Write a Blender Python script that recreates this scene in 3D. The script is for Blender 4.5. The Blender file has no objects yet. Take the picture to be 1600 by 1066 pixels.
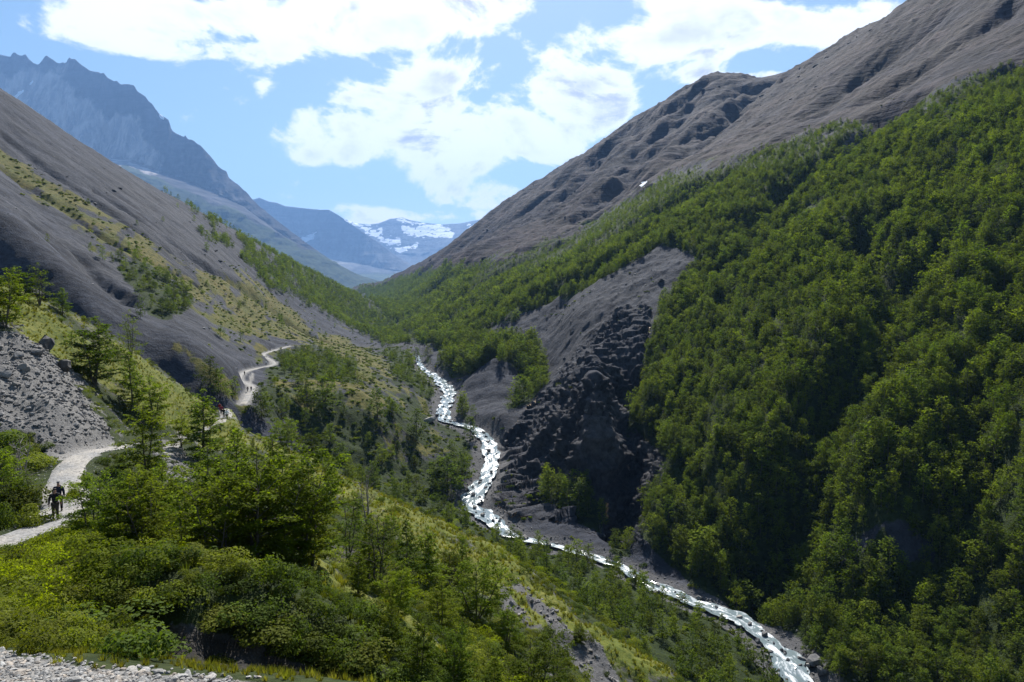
import bpy, math, random
import numpy as np
from mathutils import Vector, Matrix

S = bpy.context.scene
COL = S.collection
R = math.radians

# ------------------------------------------------------------------ camera
F = 1067.0                       # focal length in pixels of the 1600 px wide photograph
PITCH = math.atan((533 - 480) / F)
cam_data = bpy.data.cameras.new('camera')
cam_data.sensor_width = 36
cam_data.lens = 36 * F / 1600
cam_data.clip_start = 0.1
cam_data.clip_end = 60000
cam = bpy.data.objects.new('camera', cam_data)
COL.objects.link(cam)
cam.location = (0, 0, 0)
cam.rotation_euler = (math.pi / 2 - PITCH, 0, 0)
S.camera = cam

SUN_EL, SUN_AZ = R(47), R(3)     # azimuth measured from straight ahead (+Y) towards the right (+X)


class NT:
    """small helper to write node trees"""
    def __init__(s, tree):
        s.t = tree

    def n(s, typ, ins=None, **kw):
        nd = s.t.nodes.new(typ)
        for k, v in kw.items():
            setattr(nd, k, v)
        for k, v in (ins or {}).items():
            sock = nd.inputs[k]
            if isinstance(v, bpy.types.NodeSocket):
                s.t.links.new(v, sock)
            else:
                sock.default_value = v
        return nd

    def link(s, a, b):
        s.t.links.new(a, b)

    def math(s, op, a, b=0.0, c=None, clamp=False):
        ins = {0: a, 1: b}
        if c is not None:
            ins[2] = c
        return s.n('ShaderNodeMath', ins, operation=op, use_clamp=clamp).outputs[0]

    def vmath(s, op, a, b=(0, 0, 0), out=0):
        return s.n('ShaderNodeVectorMath', {0: a, 1: b}, operation=op).outputs[out]

    def noise(s, vec, scale, detail=4.0, rough=0.55, dist=0.0):
        return s.n('ShaderNodeTexNoise', {'Vector': vec, 'Scale': scale, 'Detail': detail, 'Roughness': rough, 'Distortion': dist}).outputs[0]

    def ramp(s, fac, lo, hi, a=0.0, b=1.0, smooth=True):
        return s.n('ShaderNodeMapRange', {0: fac, 1: lo, 2: hi, 3: a, 4: b}, interpolation_type='SMOOTHSTEP' if smooth else 'LINEAR').outputs[0]

    def mix(s, fac, a, b):
        nd = s.t.nodes.new('ShaderNodeMix')
        nd.data_type = 'RGBA'
        for idx, v in ((0, fac), (6, a), (7, b)):
            if isinstance(v, bpy.types.NodeSocket):
                s.t.links.new(v, nd.inputs[idx])
            else:
                nd.inputs[idx].default_value = v if idx == 0 else (*v, 1.0)
        return nd.outputs[2]

    def scale(s, col, f):
        nd = s.n('ShaderNodeVectorMath', {0: col}, operation='SCALE')
        if isinstance(f, bpy.types.NodeSocket):
            s.t.links.new(f, nd.inputs[3])
        else:
            nd.inputs[3].default_value = f
        return nd.outputs[0]


# ------------------------------------------------------------------ world: Nishita sky with procedural clouds
def tan_dir(px, py):
    """x/y and z/y of the sight line through a pixel of the photograph"""
    X = (px - 800) / F
    Y = -(py - 533) / F
    wy = math.cos(PITCH) + Y * math.sin(PITCH)
    wz = -math.sin(PITCH) + Y * math.cos(PITCH)
    return X / wy, wz / wy


def build_world():
    w = bpy.data.worlds.new('World')
    S.world = w
    w.use_nodes = True
    t = w.node_tree
    t.nodes.clear()
    g = NT(t)
    sky = g.n('ShaderNodeTexSky', sky_type='NISHITA', sun_disc=False, sun_elevation=SUN_EL, sun_rotation=SUN_AZ,
              altitude=600.0, air_density=1.0, dust_density=0.9, ozone_density=1.5)
    co = g.n('ShaderNodeTexCoord').outputs['Generated']
    sx = g.n('ShaderNodeSeparateXYZ', {0: co})
    x, y, z = sx.outputs
    yy = g.math('MAXIMUM', y, 0.08)
    u = g.math('DIVIDE', x, yy)
    v = g.math('DIVIDE', z, yy)
    p = g.n('ShaderNodeCombineXYZ', {0: u, 1: v, 2: 0.0}).outputs[0]
    # stretched noise: clouds flatten towards the horizon
    n1 = g.noise(g.vmath('MULTIPLY', co, (1.0, 1.0, 1.7)), 5.5, 10.0, 0.62, 0.5)
    n2 = g.noise(g.vmath('MULTIPLY', co, (1.0, 1.0, 1.8)), 2.3, 4.0, 0.5)
    blobs = [(120, 18, 130, 62, 1.0), (200, 40, 120, 60, 1.0), (300, 60, 175, 66, 1.0), (420, 30, 190, 80, 1.0), (620, 30, 220, 58, 1.0), (760, -5, 130, 55, .9),
             (520, 195, 150, 66, 1.0), (640, 175, 170, 74, 1.0), (880, 180, 150, 80, 1.0), (780, 225, 190, 46, .9), (520, 245, 85, 26, .8),
             (690, 112, 90, 45, .7), (820, 105, 100, 52, .7), (930, 160, 100, 62, .7),
             (1075, 62, 110, 60, 1.0), (1180, 35, 150, 60, 1.0), (1330, 52, 110, 66, .9), (1420, 0, 130, 60, .9), (1070, 5, 100, 40, .7),
             (297, 192, 44, 36, .95), (415, 132, 40, 24, .62), (376, 157, 26, 18, .58), (350, 140, 26, 14, .5), (1090, 122, 90, 22, .75), (1190, 118, 60, 14, .65),
             (710, 268, 100, 42, .8), (740, 318, 120, 34, .85), (560, 336, 80, 22, .85), (800, 298, 60, 26, .75), (680, 345, 160, 16, .7)]
    tot = None
    for (px, py, hw, hh, a) in blobs:
        cu, cv = tan_dir(px, py)
        d = g.vmath('SUBTRACT', p, (cu, cv, 0))
        d = g.vmath('MULTIPLY', d, (F / hw, F / hh, 0))
        l = g.vmath('LENGTH', d, out=1)
        m = g.n('ShaderNodeMapRange', {0: l, 1: 0.1, 2: 1.22, 3: a * 0.95, 4: 0.0}, interpolation_type='SMOOTHSTEP').outputs[0]
        tot = m if tot is None else g.math('ADD', tot, m)
    tot = g.math('MULTIPLY', g.math('MINIMUM', tot, 1.0), 0.76)
    # outside the photographed window the same broken cloud goes on, placed by slow noise alone
    inside = g.math('MULTIPLY', g.ramp(g.math('ABSOLUTE', u), 0.75, 0.95, 1.0, 0.0), g.ramp(v, 0.48, 0.62, 1.0, 0.0))
    inside = g.math('MULTIPLY', inside, g.ramp(y, 0.1, 0.3))
    loose = g.ramp(n2, 0.60, 0.76)
    cover = g.math('ADD', g.math('MULTIPLY', tot, inside), g.math('MULTIPLY', loose, g.math('SUBTRACT', 1.0, inside)))
    n4 = g.noise(g.vmath('MULTIPLY', co, (1.0, 1.0, 1.5)), 21.0, 6.0, 0.62, 0.2)
    dens = g.math('ADD', cover, g.math('ADD', g.math('MULTIPLY', g.math('SUBTRACT', n1, 0.5), 2.9), g.math('MULTIPLY', g.math('SUBTRACT', n4, 0.5), 0.9)))
    fac = g.ramp(dens, 0.28, 0.60)
    core = g.ramp(dens, 0.6, 1.1)
    n3 = g.noise(g.vmath('ADD', g.vmath('MULTIPLY', co, (1.0, 1.0, 2.2)), (3.1, 1.7, 0.4)), 6.5, 5.0, 0.5)
    grey = g.math('MULTIPLY', core, g.ramp(n3, 0.46, 0.68))
    # sides turned away from the sun above are greyer: more cloud above a point means more shade on it
    n1b = g.noise(g.vmath('ADD', g.vmath('MULTIPLY', co, (1.0, 1.0, 1.7)), (0.0, 0.0, 0.055)), 5.5, 10.0, 0.62, 0.5)
    shade = g.ramp(g.math('SUBTRACT', n1b, n1), -0.01, 0.11)
    grey = g.math('MAXIMUM', g.math('MULTIPLY', grey, 0.7), g.math('MULTIPLY', shade, g.ramp(dens, 0.5, 0.9)))
    ccol = g.mix(grey, (13.2, 13.1, 12.9), (5.8, 5.8, 6.1))
    # a clearer, slightly more cyan blue than the raw model
    hs = g.n('ShaderNodeHueSaturation', {'Hue': 0.487, 'Saturation': 1.06, 'Value': 1.15, 'Color': sky.outputs[0]}).outputs[0]
    col = g.mix(g.math('MULTIPLY', fac, g.ramp(z, 0.0, 0.06)), (0, 0, 0), (0, 0, 0))
    nd = col.node
    t.links.new(hs, nd.inputs[6])
    t.links.new(ccol, nd.inputs[7])
    bg = g.n('ShaderNodeBackground', {'Color': col, 'Strength': 0.05})
    out = g.n('ShaderNodeOutputWorld')
    g.link(bg.outputs[0], out.inputs[0])


build_world()
sun_data = bpy.data.lights.new('sun', 'SUN')
sun_data.energy = 5.0
sun_data.angle = R(0.53)
sun_data.color = (1.0, 0.965, 0.90)
sun = bpy.data.objects.new('sun', sun_data)
COL.objects.link(sun)
sv = Vector((math.sin(SUN_AZ) * math.cos(SUN_EL), math.cos(SUN_AZ) * math.cos(SUN_EL), math.sin(SUN_EL)))
sun.rotation_euler = sv.to_track_quat('Z', 'Y').to_euler()
sun.location = (0, 0, 900)
S.view_settings.view_transform = 'Standard'
S.view_settings.look = 'None'
S.view_settings.exposure = 1.15
S.view_settings.gamma = 1.0
S.view_settings.use_curve_mapping = False
S.render.engine = 'CYCLES'
S.cycles.max_bounces = 6
S.cycles.diffuse_bounces = 2
S.cycles.glossy_bounces = 1
S.cycles.transmission_bounces = 2
S.cycles.transparent_max_bounces = 4
S.cycles.volume_bounces = 0
S.cycles.use_denoising = True

# ------------------------------------------------------------------ numeric helpers


def unproj(px, py, d):
    """world point at forward distance d seen at pixel (px, py); arrays allowed"""
    X = (np.asarray(px, float) - 800) / F
    Y = -(np.asarray(py, float) - 533) / F
    wy = math.cos(PITCH) + Y * math.sin(PITCH)
    wz = -math.sin(PITCH) + Y * math.cos(PITCH)
    return np.stack([X / wy * d, np.asarray(d, float) + 0 * X, wz / wy * d], -1)


def proj(x, y, z):
    c, s = math.cos(PITCH), math.sin(PITCH)
    dep = np.maximum(y * c - z * s, 1e-3)
    up = y * s + z * c
    return 800 + F * x / dep, 533 - F * up / dep


def _hash(ix, iy, seed):
    h = (ix.astype(np.int64) * 374761393 + iy.astype(np.int64) * 668265263 + seed * 1442695041) & 0xFFFFFFFF
    h = ((h ^ (h >> 13)) * 1274126177) & 0xFFFFFFFF
    h = h ^ (h >> 16)
    return (h & 0xFFFF) / 65535.0


def vnoise(x, y, seed=0):
    ix, iy = np.floor(x), np.floor(y)
    fx, fy = x - ix, y - iy
    fx = fx * fx * fx * (fx * (fx * 6 - 15) + 10)
    fy = fy * fy * fy * (fy * (fy * 6 - 15) + 10)
    a, b = _hash(ix, iy, seed), _hash(ix + 1, iy, seed)
    c, d = _hash(ix, iy + 1, seed), _hash(ix + 1, iy + 1, seed)
    return (a * (1 - fx) + b * fx) * (1 - fy) + (c * (1 - fx) + d * fx) * fy


def fbm(x, y, octv=4, seed=0, gain=0.5, ridged=False):
    x, y = np.asarray(x, float), np.asarray(y, float)
    s, amp, tot = 0.0, 1.0, 0.0
    c, sn = math.cos(0.65), math.sin(0.65)
    for k in range(octv):
        n = vnoise(x, y, seed + k * 17) * 2 - 1
        if ridged:
            n = 1 - 2 * np.abs(n)
        s = s + n * amp
        tot += amp
        amp *= gain
        x, y = (x * c - y * sn) * 2.03 + 5.3, (x * sn + y * c) * 2.03 + 1.7
    return s / tot


def smooth(a, b, x):
    t = np.clip((x - a) / (b - a), 0, 1)
    return t * t * (3 - 2 * t)


def poly_sd(px, py, poly):
    """signed distance (positive inside) of points to a closed polygon"""
    P = np.asarray(poly, float)
    best = np.full(px.shape, 1e18)
    inside = np.zeros(px.shape, bool)
    n = len(P)
    for i in range(n):
        ax, ay = P[i]
        bx, by = P[(i + 1) % n]
        dx, dy = bx - ax, by - ay
        t = np.clip(((px - ax) * dx + (py - ay) * dy) / (dx * dx + dy * dy + 1e-12), 0, 1)
        best = np.minimum(best, (px - ax - t * dx) ** 2 + (py - ay - t * dy) ** 2)
        if ay != by:
            cond = (ay > py) != (by > py)
            inside ^= cond & (px < (bx - ax) * (py - ay) / (by - ay) + ax)
    return np.where(inside, 1, -1) * np.sqrt(best)


def line_dist(x, y, pts):
    """distance to a polyline and the interpolated remaining columns at the nearest point"""
    P = np.asarray(pts, float)
    best = np.full(x.shape, 1e18)
    val = [np.zeros(x.shape) for _ in range(P.shape[1] - 2)]
    for i in range(len(P) - 1):
        ax, ay = P[i, :2]
        bx, by = P[i + 1, :2]
        dx, dy = bx - ax, by - ay
        t = np.clip(((x - ax) * dx + (y - ay) * dy) / (dx * dx + dy * dy + 1e-12), 0, 1)
        d2 = (x - ax - t * dx) ** 2 + (y - ay - t * dy) ** 2
        m = d2 < best
        best = np.where(m, d2, best)
        for k in range(len(val)):
            val[k] = np.where(m, P[i, 2 + k] * (1 - t) + P[i + 1, 2 + k] * t, val[k])
    return np.sqrt(best), val


def tps_fit(c, v, lam=1e-4):
    n = len(c)
    r2 = ((c[:, None, :] - c[None, :, :]) ** 2).sum(-1)
    K = 0.5 * r2 * np.log(r2 + 1e-12) + lam * np.eye(n)
    Pm = np.concatenate([np.ones((n, 1)), c], 1)
    A = np.zeros((n + 3, n + 3))
    A[:n, :n] = K
    A[:n, n:] = Pm
    A[n:, :n] = Pm.T
    return np.linalg.solve(A, np.concatenate([v, np.zeros(3)]))


def tps_eval(c, w, q):
    out = w[-3] + w[-2] * q[:, 0] + w[-1] * q[:, 1]
    for i in range(len(c)):
        r2 = (q[:, 0] - c[i, 0]) ** 2 + (q[:, 1] - c[i, 1]) ** 2
        out += w[i] * 0.5 * r2 * np.log(r2 + 1e-12)
    return out


def catmull(pts, per=8):
    P = np.asarray(pts, float)
    P = np.concatenate([[2 * P[0] - P[1]], P, [2 * P[-1] - P[-2]]])
    out = []
    for i in range(1, len(P) - 2):
        for k in range(per):
            t = k / per
            p0, p1, p2, p3 = P[i - 1], P[i], P[i + 1], P[i + 2]
            out.append(0.5 * (2 * p1 + (p2 - p0) * t + (2 * p0 - 5 * p1 + 4 * p2 - p3) * t ** 2 + (3 * p1 - p0 - 3 * p2 + p3) * t ** 3))
    out.append(P[-2])
    return np.array(out)


# ------------------------------------------------------------------ object helpers
def tag(o, label=None, cat=None, group=None, kind=None):
    for k, v in (('label', label), ('category', cat), ('group', group), ('kind', kind)):
        if v:
            o[k] = v
    return o


def mesh_np(name, V, Fq, mat=None, attrs=None, smooth_shade=False):
    """mesh from numpy arrays; Fq is (n,4) or (n,3) or a list of both"""
    me = bpy.data.meshes.new(name)
    fl = [f for f in (Fq if isinstance(Fq, list) else [Fq]) if len(f)]
    loops = np.concatenate([f.reshape(-1) for f in fl]).astype(np.int32)
    tot = np.concatenate([np.full(len(f), f.shape[1], np.int32) for f in fl])
    start = np.concatenate([[0], np.cumsum(tot)[:-1]]).astype(np.int32)
    me.vertices.add(len(V))
    me.vertices.foreach_set('co', np.asarray(V, np.float32).reshape(-1))
    me.loops.add(len(loops))
    me.loops.foreach_set('vertex_index', loops)
    me.polygons.add(len(tot))
    me.polygons.foreach_set('loop_start', start)
    me.polygons.foreach_set('loop_total', tot)
    if smooth_shade:
        me.polygons.foreach_set('use_smooth', np.ones(len(tot), bool))
    for an, (typ, arr) in (attrs or {}).items():
        a = me.attributes.new(an, typ, 'POINT')
        a.data.foreach_set('color' if typ == 'FLOAT_COLOR' else ('vector' if typ == 'FLOAT_VECTOR' else 'value'), np.asarray(arr, np.float32).reshape(-1))
    me.update(calc_edges=True)
    if mat:
        me.materials.append(mat)
    return me


def add(name, me, parent=None, loc=(0, 0, 0), rot=(0, 0, 0), scl=(1, 1, 1)):
    o = bpy.data.objects.new(name, me)
    COL.objects.link(o)
    o.parent = parent
    o.location = loc
    o.rotation_euler = rot
    o.scale = scl
    return o


def grid_faces(nr, nc):
    i = np.arange((nr - 1) * (nc - 1))
    r, c = i // (nc - 1), i % (nc - 1)
    a = r * nc + c
    return np.stack([a, a + 1, a + nc + 1, a + nc], 1)


class Sheet:
    """a terrain height field z(x, y) stored on a fan-shaped grid: a = x/y across, s = log y away"""
    def __init__(s, pts, a0, a1, na, y0, y1, ny, lam=2e-5):
        P = np.array(pts, float)
        W = unproj(P[:, 0], P[:, 1], P[:, 2])
        c = np.stack([W[:, 0] / W[:, 1] * 1.6, np.log(W[:, 1])], 1)
        w = tps_fit(c, W[:, 2] / W[:, 1], lam)
        s.A = np.linspace(a0, a1, na)
        s.Sg = np.linspace(math.log(y0), math.log(y1), ny)
        # evaluate on a coarser grid and upsample: the spline is smooth
        ca, cs = np.linspace(a0, a1, na // 2), np.linspace(s.Sg[0], s.Sg[-1], ny // 2)
        q = np.stack(np.meshgrid(ca * 1.6, cs), -1).reshape(-1, 2)
        e = tps_eval(c, w, q).reshape(len(cs), len(ca))
        fa = np.interp(s.A, ca, np.arange(len(ca)))
        fs = np.interp(s.Sg, cs, np.arange(len(cs)))
        ia, js = np.minimum(fa.astype(int), len(ca) - 2), np.minimum(fs.astype(int), len(cs) - 2)
        ta, ts = (fa - ia)[None, :], (fs - js)[:, None]
        e = (e[js][:, ia] * (1 - ta) + e[js][:, ia + 1] * ta) * (1 - ts) + (e[js + 1][:, ia] * (1 - ta) + e[js + 1][:, ia + 1] * ta) * ts
        s.Y = np.repeat(np.exp(s.Sg)[:, None], na, 1)
        s.X = s.A[None, :] * s.Y
        s.Z = e * s.Y

    def interp(s, arr, x, y):
        x, y = np.asarray(x, float), np.asarray(y, float)
        fa = np.clip((x / y - s.A[0]) / (s.A[1] - s.A[0]), 0, len(s.A) - 1.001)
        fs = np.clip((np.log(y) - s.Sg[0]) / (s.Sg[1] - s.Sg[0]), 0, len(s.Sg) - 1.001)
        i, j = fa.astype(int), fs.astype(int)
        ta, ts = fa - i, fs - j
        return (arr[j, i] * (1 - ta) + arr[j, i + 1] * ta) * (1 - ts) + (arr[j + 1, i] * (1 - ta) + arr[j + 1, i + 1] * ta) * ts

    def z(s, x, y):
        return s.interp(s.Z, x, y)

    def proj(s):
        return proj(s.X, s.Y, s.Z)

    def hit(s, px, py, d0=None, d1=None):
        """first point of the sheet met by the sight line through a pixel"""
        a, e = tan_dir(px, py)
        ys = np.exp(np.linspace(math.log(d0 or math.exp(s.Sg[0])), math.log(d1 or math.exp(s.Sg[-1])), 700))
        dz = s.z(a * ys, ys) - e * ys
        k = np.argmax(dz > 0) if (dz > 0).any() else len(ys) - 1
        return np.array([a * ys[k], ys[k], float(s.z(a * ys[k], ys[k]))])

# ------------------------------------------------------------------ terrain: control points (pixel x, pixel y, forward distance in metres)
NEAR = [
    (-400, 1000, 8), (0, 1024, 8), (100, 1032, 7.8), (200, 1042, 7.6), (300, 1050, 7.4), (400, 1056, 7.2), (500, 1068, 7), (650, 1100, 6.6),
    (0, 1066, 6.3), (200, 1075, 6.2), (400, 1090, 6), (800, 1200, 5), (-400, 1066, 6), (0, 1200, 4), (400, 1250, 3.6), (800, 1500, 3), (-400, 1200, 4),
    (1300, 1900, 3), (1200, 1500, 5), (1600, 1800, 5), (800, 1250, 8), (1100, 1400, 10),
    (100, 1020, 10), (0, 1005, 10.5), (0, 960, 15), (100, 950, 17), (0, 900, 24), (-150, 900, 24), (0, 862, 32),
    (230, 1032, 11), (250, 1035, 13), (330, 1042, 14.2), (420, 1054, 14.5), (520, 1074, 14.6), (600, 1100, 14.5),
    (250, 1018, 14.9), (330, 1030, 15.0), (420, 1044, 15.3), (520, 1066, 15.6), (600, 1092, 15.5),
    (150, 945, 15.7), (210, 928, 15.7), (300, 947, 15.4), (400, 967, 15.8), (480, 992, 16.1), (560, 1027, 16.1), (620, 1060, 16.1), (700, 1120, 15),
    (300, 915, 20), (400, 930, 21), (500, 940, 22), (600, 985, 21.5), (680, 1045, 20), (800, 1150, 18),
    (200, 880, 22), (100, 872, 27), (200, 850, 28), (380, 880, 27),
    (480, 874, 28), (560, 932, 27), (640, 987, 26), (700, 1042, 25), (760, 1090, 24),
    (500, 872, 36), (600, 922, 36), (700, 982, 34), (800, 1066, 33), (900, 1150, 31),
    (300, 860, 36), (200, 830, 36), (300, 800, 45), (200, 790, 45), (400, 850, 42), (400, 780, 60), (300, 742, 65),
    (500, 800, 62), (600, 852, 58), (700, 922, 53), (800, 985, 48), (900, 1055, 46), (1000, 1130, 44),
    (600, 790, 95), (700, 840, 90), (800, 893, 82), (900, 957, 74), (1000, 1024, 66), (1060, 1068, 62), (1150, 1140, 56), (1300, 1260, 48), (1600, 1500, 40),
    (-150, 380, 95), (0, 447, 92), (60, 478, 93), (120, 503, 96), (200, 547, 102), (260, 590, 106), (300, 617, 110), (350, 657, 118), (420, 690, 112), (480, 722, 108), (540, 757, 100),
    (-150, 480, 125), (0, 540, 125), (120, 590, 128), (260, 680, 135), (350, 740, 145), (420, 775, 138), (540, 860, 128), (700, 970, 115), (900, 1110, 98), (1060, 1240, 82), (1250, 1400, 70),
    (-150, 600, 180), (0, 650, 170), (260, 800, 180), (540, 1000, 170), (900, 1300, 130), (1300, 1700, 100),
    (0, 848, 34), (60, 826, 36.5), (95, 812, 38.5), (105, 785, 42.5), (97, 755, 47), (112, 725, 52.5), (142, 708, 57.5), (182, 700, 62.5), (-80, 880, 31), (160, 790, 42.5), (190, 740, 53),
    (20, 800, 42), (0, 740, 50), (60, 732, 52), (0, 690, 56), (-150, 750, 42), (-150, 650, 58), (60, 700, 57),
    (0, 640, 60), (90, 645, 63), (0, 560, 70), (60, 562, 74), (100, 602, 72), (150, 662, 68), (-150, 500, 70),
    (0, 520, 76), (60, 545, 78), (110, 590, 78), (160, 640, 76), (0, 490, 82), (100, 540, 86), (160, 590, 88), (230, 620, 94), (300, 660, 100), (220, 690, 80), (270, 705, 82),
]
VALLEY = [
    # left scree slope: its skyline, the ground behind it, the face
    (-200, 20, 480), (-100, 75, 540), (0, 140, 600), (50, 172, 622), (100, 207, 650), (150, 239, 672), (200, 270, 700), (250, 299, 745), (300, 325, 800), (350, 352, 870), (400, 380, 950), (450, 407, 1050), (500, 433, 1150), (560, 466, 1300), (600, 490, 1400),
    (-100, 130, 720), (0, 200, 800), (100, 270, 850), (200, 335, 930), (300, 385, 1060), (400, 432, 1300), (500, 466, 1560), (-100, 300, 1200), (100, 390, 1400), (300, 440, 1700), (450, 470, 1900),
    (0, 250, 440), (100, 310, 430), (200, 360, 440), (300, 410, 480), (400, 455, 560), (500, 492, 720), (560, 514, 850), (600, 526, 940),
    (0, 322, 300), (80, 392, 300), (120, 450, 280), (150, 470, 262), (250, 470, 330), (300, 520, 300), (220, 505, 238), (250, 480, 320), (350, 500, 380), (400, 520, 430), (450, 510, 560), (350, 560, 290),
    (0, 340, 240), (50, 385, 232), (100, 436, 220), (145, 486, 208), (0, 436, 220), (60, 486, 211), (110, 520, 202), (-150, 250, 300), (-150, 380, 215),
    (220, 512, 214), (285, 552, 206), (340, 592, 203), (385, 625, 207), (240, 590, 200), (300, 628, 194), (355, 655, 196),
    # far path
    (392, 600, 240), (372, 592, 262), (385, 580, 290), (425, 568, 330), (410, 553, 360), (445, 545, 400), (450, 533, 430),
    # ground hidden behind the near spur
    (-100, 520, 150), (0, 500, 150), (100, 565, 140), (200, 630, 140), (300, 690, 150), (400, 750, 150), (500, 800, 150), (600, 880, 140), (700, 960, 130), (800, 1040, 120), (900, 1100, 110),
    (0, 700, 80), (300, 900, 80), (600, 1100, 80), (900, 1300, 80), (1200, 1450, 80), (1600, 1400, 80), (-300, 500, 80),
    # terraces of the left bank
    (420, 600, 275), (450, 622, 255), (480, 590, 310), (540, 590, 335), (540, 560, 420), (500, 540, 480), (560, 547, 520), (600, 546, 600), (600, 582, 400), (640, 602, 385), (660, 640, 350),
    (480, 622, 270), (560, 627, 280), (620, 652, 292), (690, 690, 300), (735, 718, 287),
    (470, 700, 238), (560, 712, 250), (640, 742, 258), (700, 772, 252), (480, 735, 200), (560, 768, 203), (640, 795, 213), (700, 808, 223), (600, 812, 188), (700, 838, 198),
    (760, 832, 215), (820, 872, 195), (900, 902, 180), (1000, 942, 168), (1100, 987, 155), (1180, 1032, 145), (1215, 1066, 138),
    (850, 935, 155), (950, 985, 140), (1050, 1055, 128), (1150, 1095, 120), (1250, 1150, 115), (1350, 1250, 105),
    # river bed
    (1330, 1150, 126), (1250, 1066, 140), (1215, 1010, 152), (1150, 960, 168), (1080, 935, 178), (1010, 910, 190), (960, 882, 200), (880, 856, 212), (800, 838, 222), (770, 810, 235), (735, 785, 250), (760, 740, 275),
    (765, 700, 300), (745, 670, 325), (700, 655, 345), (700, 630, 375), (705, 615, 400), (680, 590, 440), (660, 575, 480), (645, 548, 560), (640, 535, 610), (622, 517, 800), (612, 508, 1000), (600, 492, 1450), (585, 470, 2000), (575, 457, 2500), (565, 450, 3000),
    # right bank and forest slope
    (1320, 1066, 135), (1400, 1066, 132), (1500, 1066, 128), (1600, 1066, 122), (1750, 1066, 114), (1600, 1250, 104), (1750, 1250, 95),
    (1300, 1000, 152), (1400, 950, 160), (1500, 950, 152), (1600, 950, 141), (1750, 950, 130), (1200, 922, 180), (1200, 870, 190), (1280, 900, 176), (1100, 905, 187), (1000, 880, 203),
    (1600, 800, 156), (1600, 600, 195), (1600, 400, 255), (1600, 250, 330), (1600, 150, 410), (1600, 98, 470), (1750, 800, 140), (1750, 500, 200), (1750, 200, 330), (1750, 20, 470),
    (1400, 800, 172), (1400, 600, 218), (1400, 400, 305), (1400, 300, 375), (1400, 200, 480), (1400, 170, 520), (1500, 130, 490), (1300, 195, 580),
    (1200, 800, 196), (1200, 600, 255), (1200, 400, 375), (1200, 300, 490), (1200, 240, 600), (1300, 500, 260), (1300, 700, 200),
    (1060, 800, 215), (1060, 600, 290), (1060, 450, 400), (1060, 350, 530), (1060, 282, 700), (1120, 266, 640), (1000, 307, 800), (940, 342, 900),
    (1040, 870, 205), (1040, 700, 247),
    (930, 560, 335), (930, 585, 305), (925, 602, 276), (930, 616, 263), (940, 700, 254), (940, 780, 247), (940, 818, 238), (930, 850, 214), (880, 655, 290), (880, 720, 270), (880, 785, 250), (880, 830, 226),
    (975, 650, 305), (985, 750, 262), (985, 840, 228), (1010, 620, 295), (1020, 780, 222), (1015, 850, 208),
    (900, 500, 425), (900, 420, 560), (850, 640, 325), (820, 700, 300), (790, 722, 290), (805, 780, 248), (810, 805, 238), (790, 660, 318),
    (820, 560, 440), (790, 560, 422), (775, 572, 405), (745, 610, 382), (738, 640, 355), (830, 595, 390), (835, 625, 345), (760, 650, 335), (850, 590, 400),
    (700, 575, 455), (720, 552, 510), (800, 500, 510), (800, 450, 640), (800, 397, 900), (690, 530, 640), (650, 527, 690), (630, 515, 950),
    (700, 500, 690), (700, 450, 1000), (700, 417, 1400), (650, 480, 1150), (640, 432, 2200), (620, 470, 1700), (600, 462, 2200), (590, 447, 2900), (750, 400, 1150), (880, 371, 980), (850, 430, 680),
    # bare upper mountain
    (640, 428, 2400), (660, 414, 2500), (700, 391, 2450), (730, 367, 2380), (760, 345, 2300), (800, 316, 2200), (850, 288, 2100), (920, 238, 1950), (960, 214, 1870), (1000, 190, 1800), (1040, 163, 1750), (1080, 141, 1700), (1130, 127, 1650), (1180, 131, 1640),
    (1205, 137, 1350), (1240, 118, 1270), (1280, 96, 1200), (1320, 70, 1120), (1360, 46, 1050), (1400, 23, 1000), (1440, -1, 960), (1520, -50, 900), (1600, -95, 860), (1750, -180, 800),
    (1450, 90, 690), (1350, 120, 780), (1200, 195, 850), (1110, 205, 1250), (1150, 170, 1330), (1100, 232, 980), (1000, 252, 1150), (900, 320, 1200), (850, 352, 1350), (750, 385, 1600), (960, 285, 1100), (1050, 190, 1450), (1550, 40, 640), (1600, 20, 620), (1750, -70, 600),
    (660, 440, 3200), (760, 385, 3200), (850, 330, 3000), (1000, 240, 2600), (1130, 180, 2300), (1280, 130, 1700), (1200, 165, 1900), (1440, 40, 1350), (1600, -40, 1200), (1750, -110, 1100), (1440, 100, 2200), (1700, 0, 2000), (1000, 330, 3300), (1300, 250, 3200), (1700, 200, 3200),
]
RIVER = [(1420, 1260, 110), (1330, 1150, 126), (1250, 1064, 140), (1216, 1010, 152), (1150, 960, 168), (1080, 935, 178), (1010, 910, 190), (962, 882, 200), (880, 856, 212), (800, 836, 222), (768, 810, 235), (735, 785, 250), (762, 740, 275),
         (765, 700, 300), (742, 670, 325), (695, 655, 345), (696, 630, 375), (702, 612, 400), (682, 590, 440), (660, 575, 480), (652, 556, 540), (650, 537, 610), (628, 520, 780)]
RIVER_W = [8, 8, 6.8, 6.2, 5.8, 5.6, 4.8, 3.6, 3.4, 4.8, 7, 7.4, 6.5, 6.5, 5.5, 6, 7, 7.4, 6.6, 5, 3.5, 3.5, 3]
PATH = [(-160, 905, 29), (-80, 880, 31), (0, 848, 34), (58, 826, 36.5), (93, 812, 38.5), (104, 785, 42.5), (97, 755, 47), (112, 725, 52.5), (142, 708, 57.5), (182, 700, 62.5), (215, 694, 70), (262, 690, 82), (310, 674, 98), (345, 668, 106), (354, 652, 116), (350, 640, 126)]
PATH_W = [2.1, 2.1, 2.1, 2.3, 2.6, 2.6, 2.4, 2.2, 2.2, 1.9, 1.2, 1.0, 1.2, 1.6, 2.0, 2.0]
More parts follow.
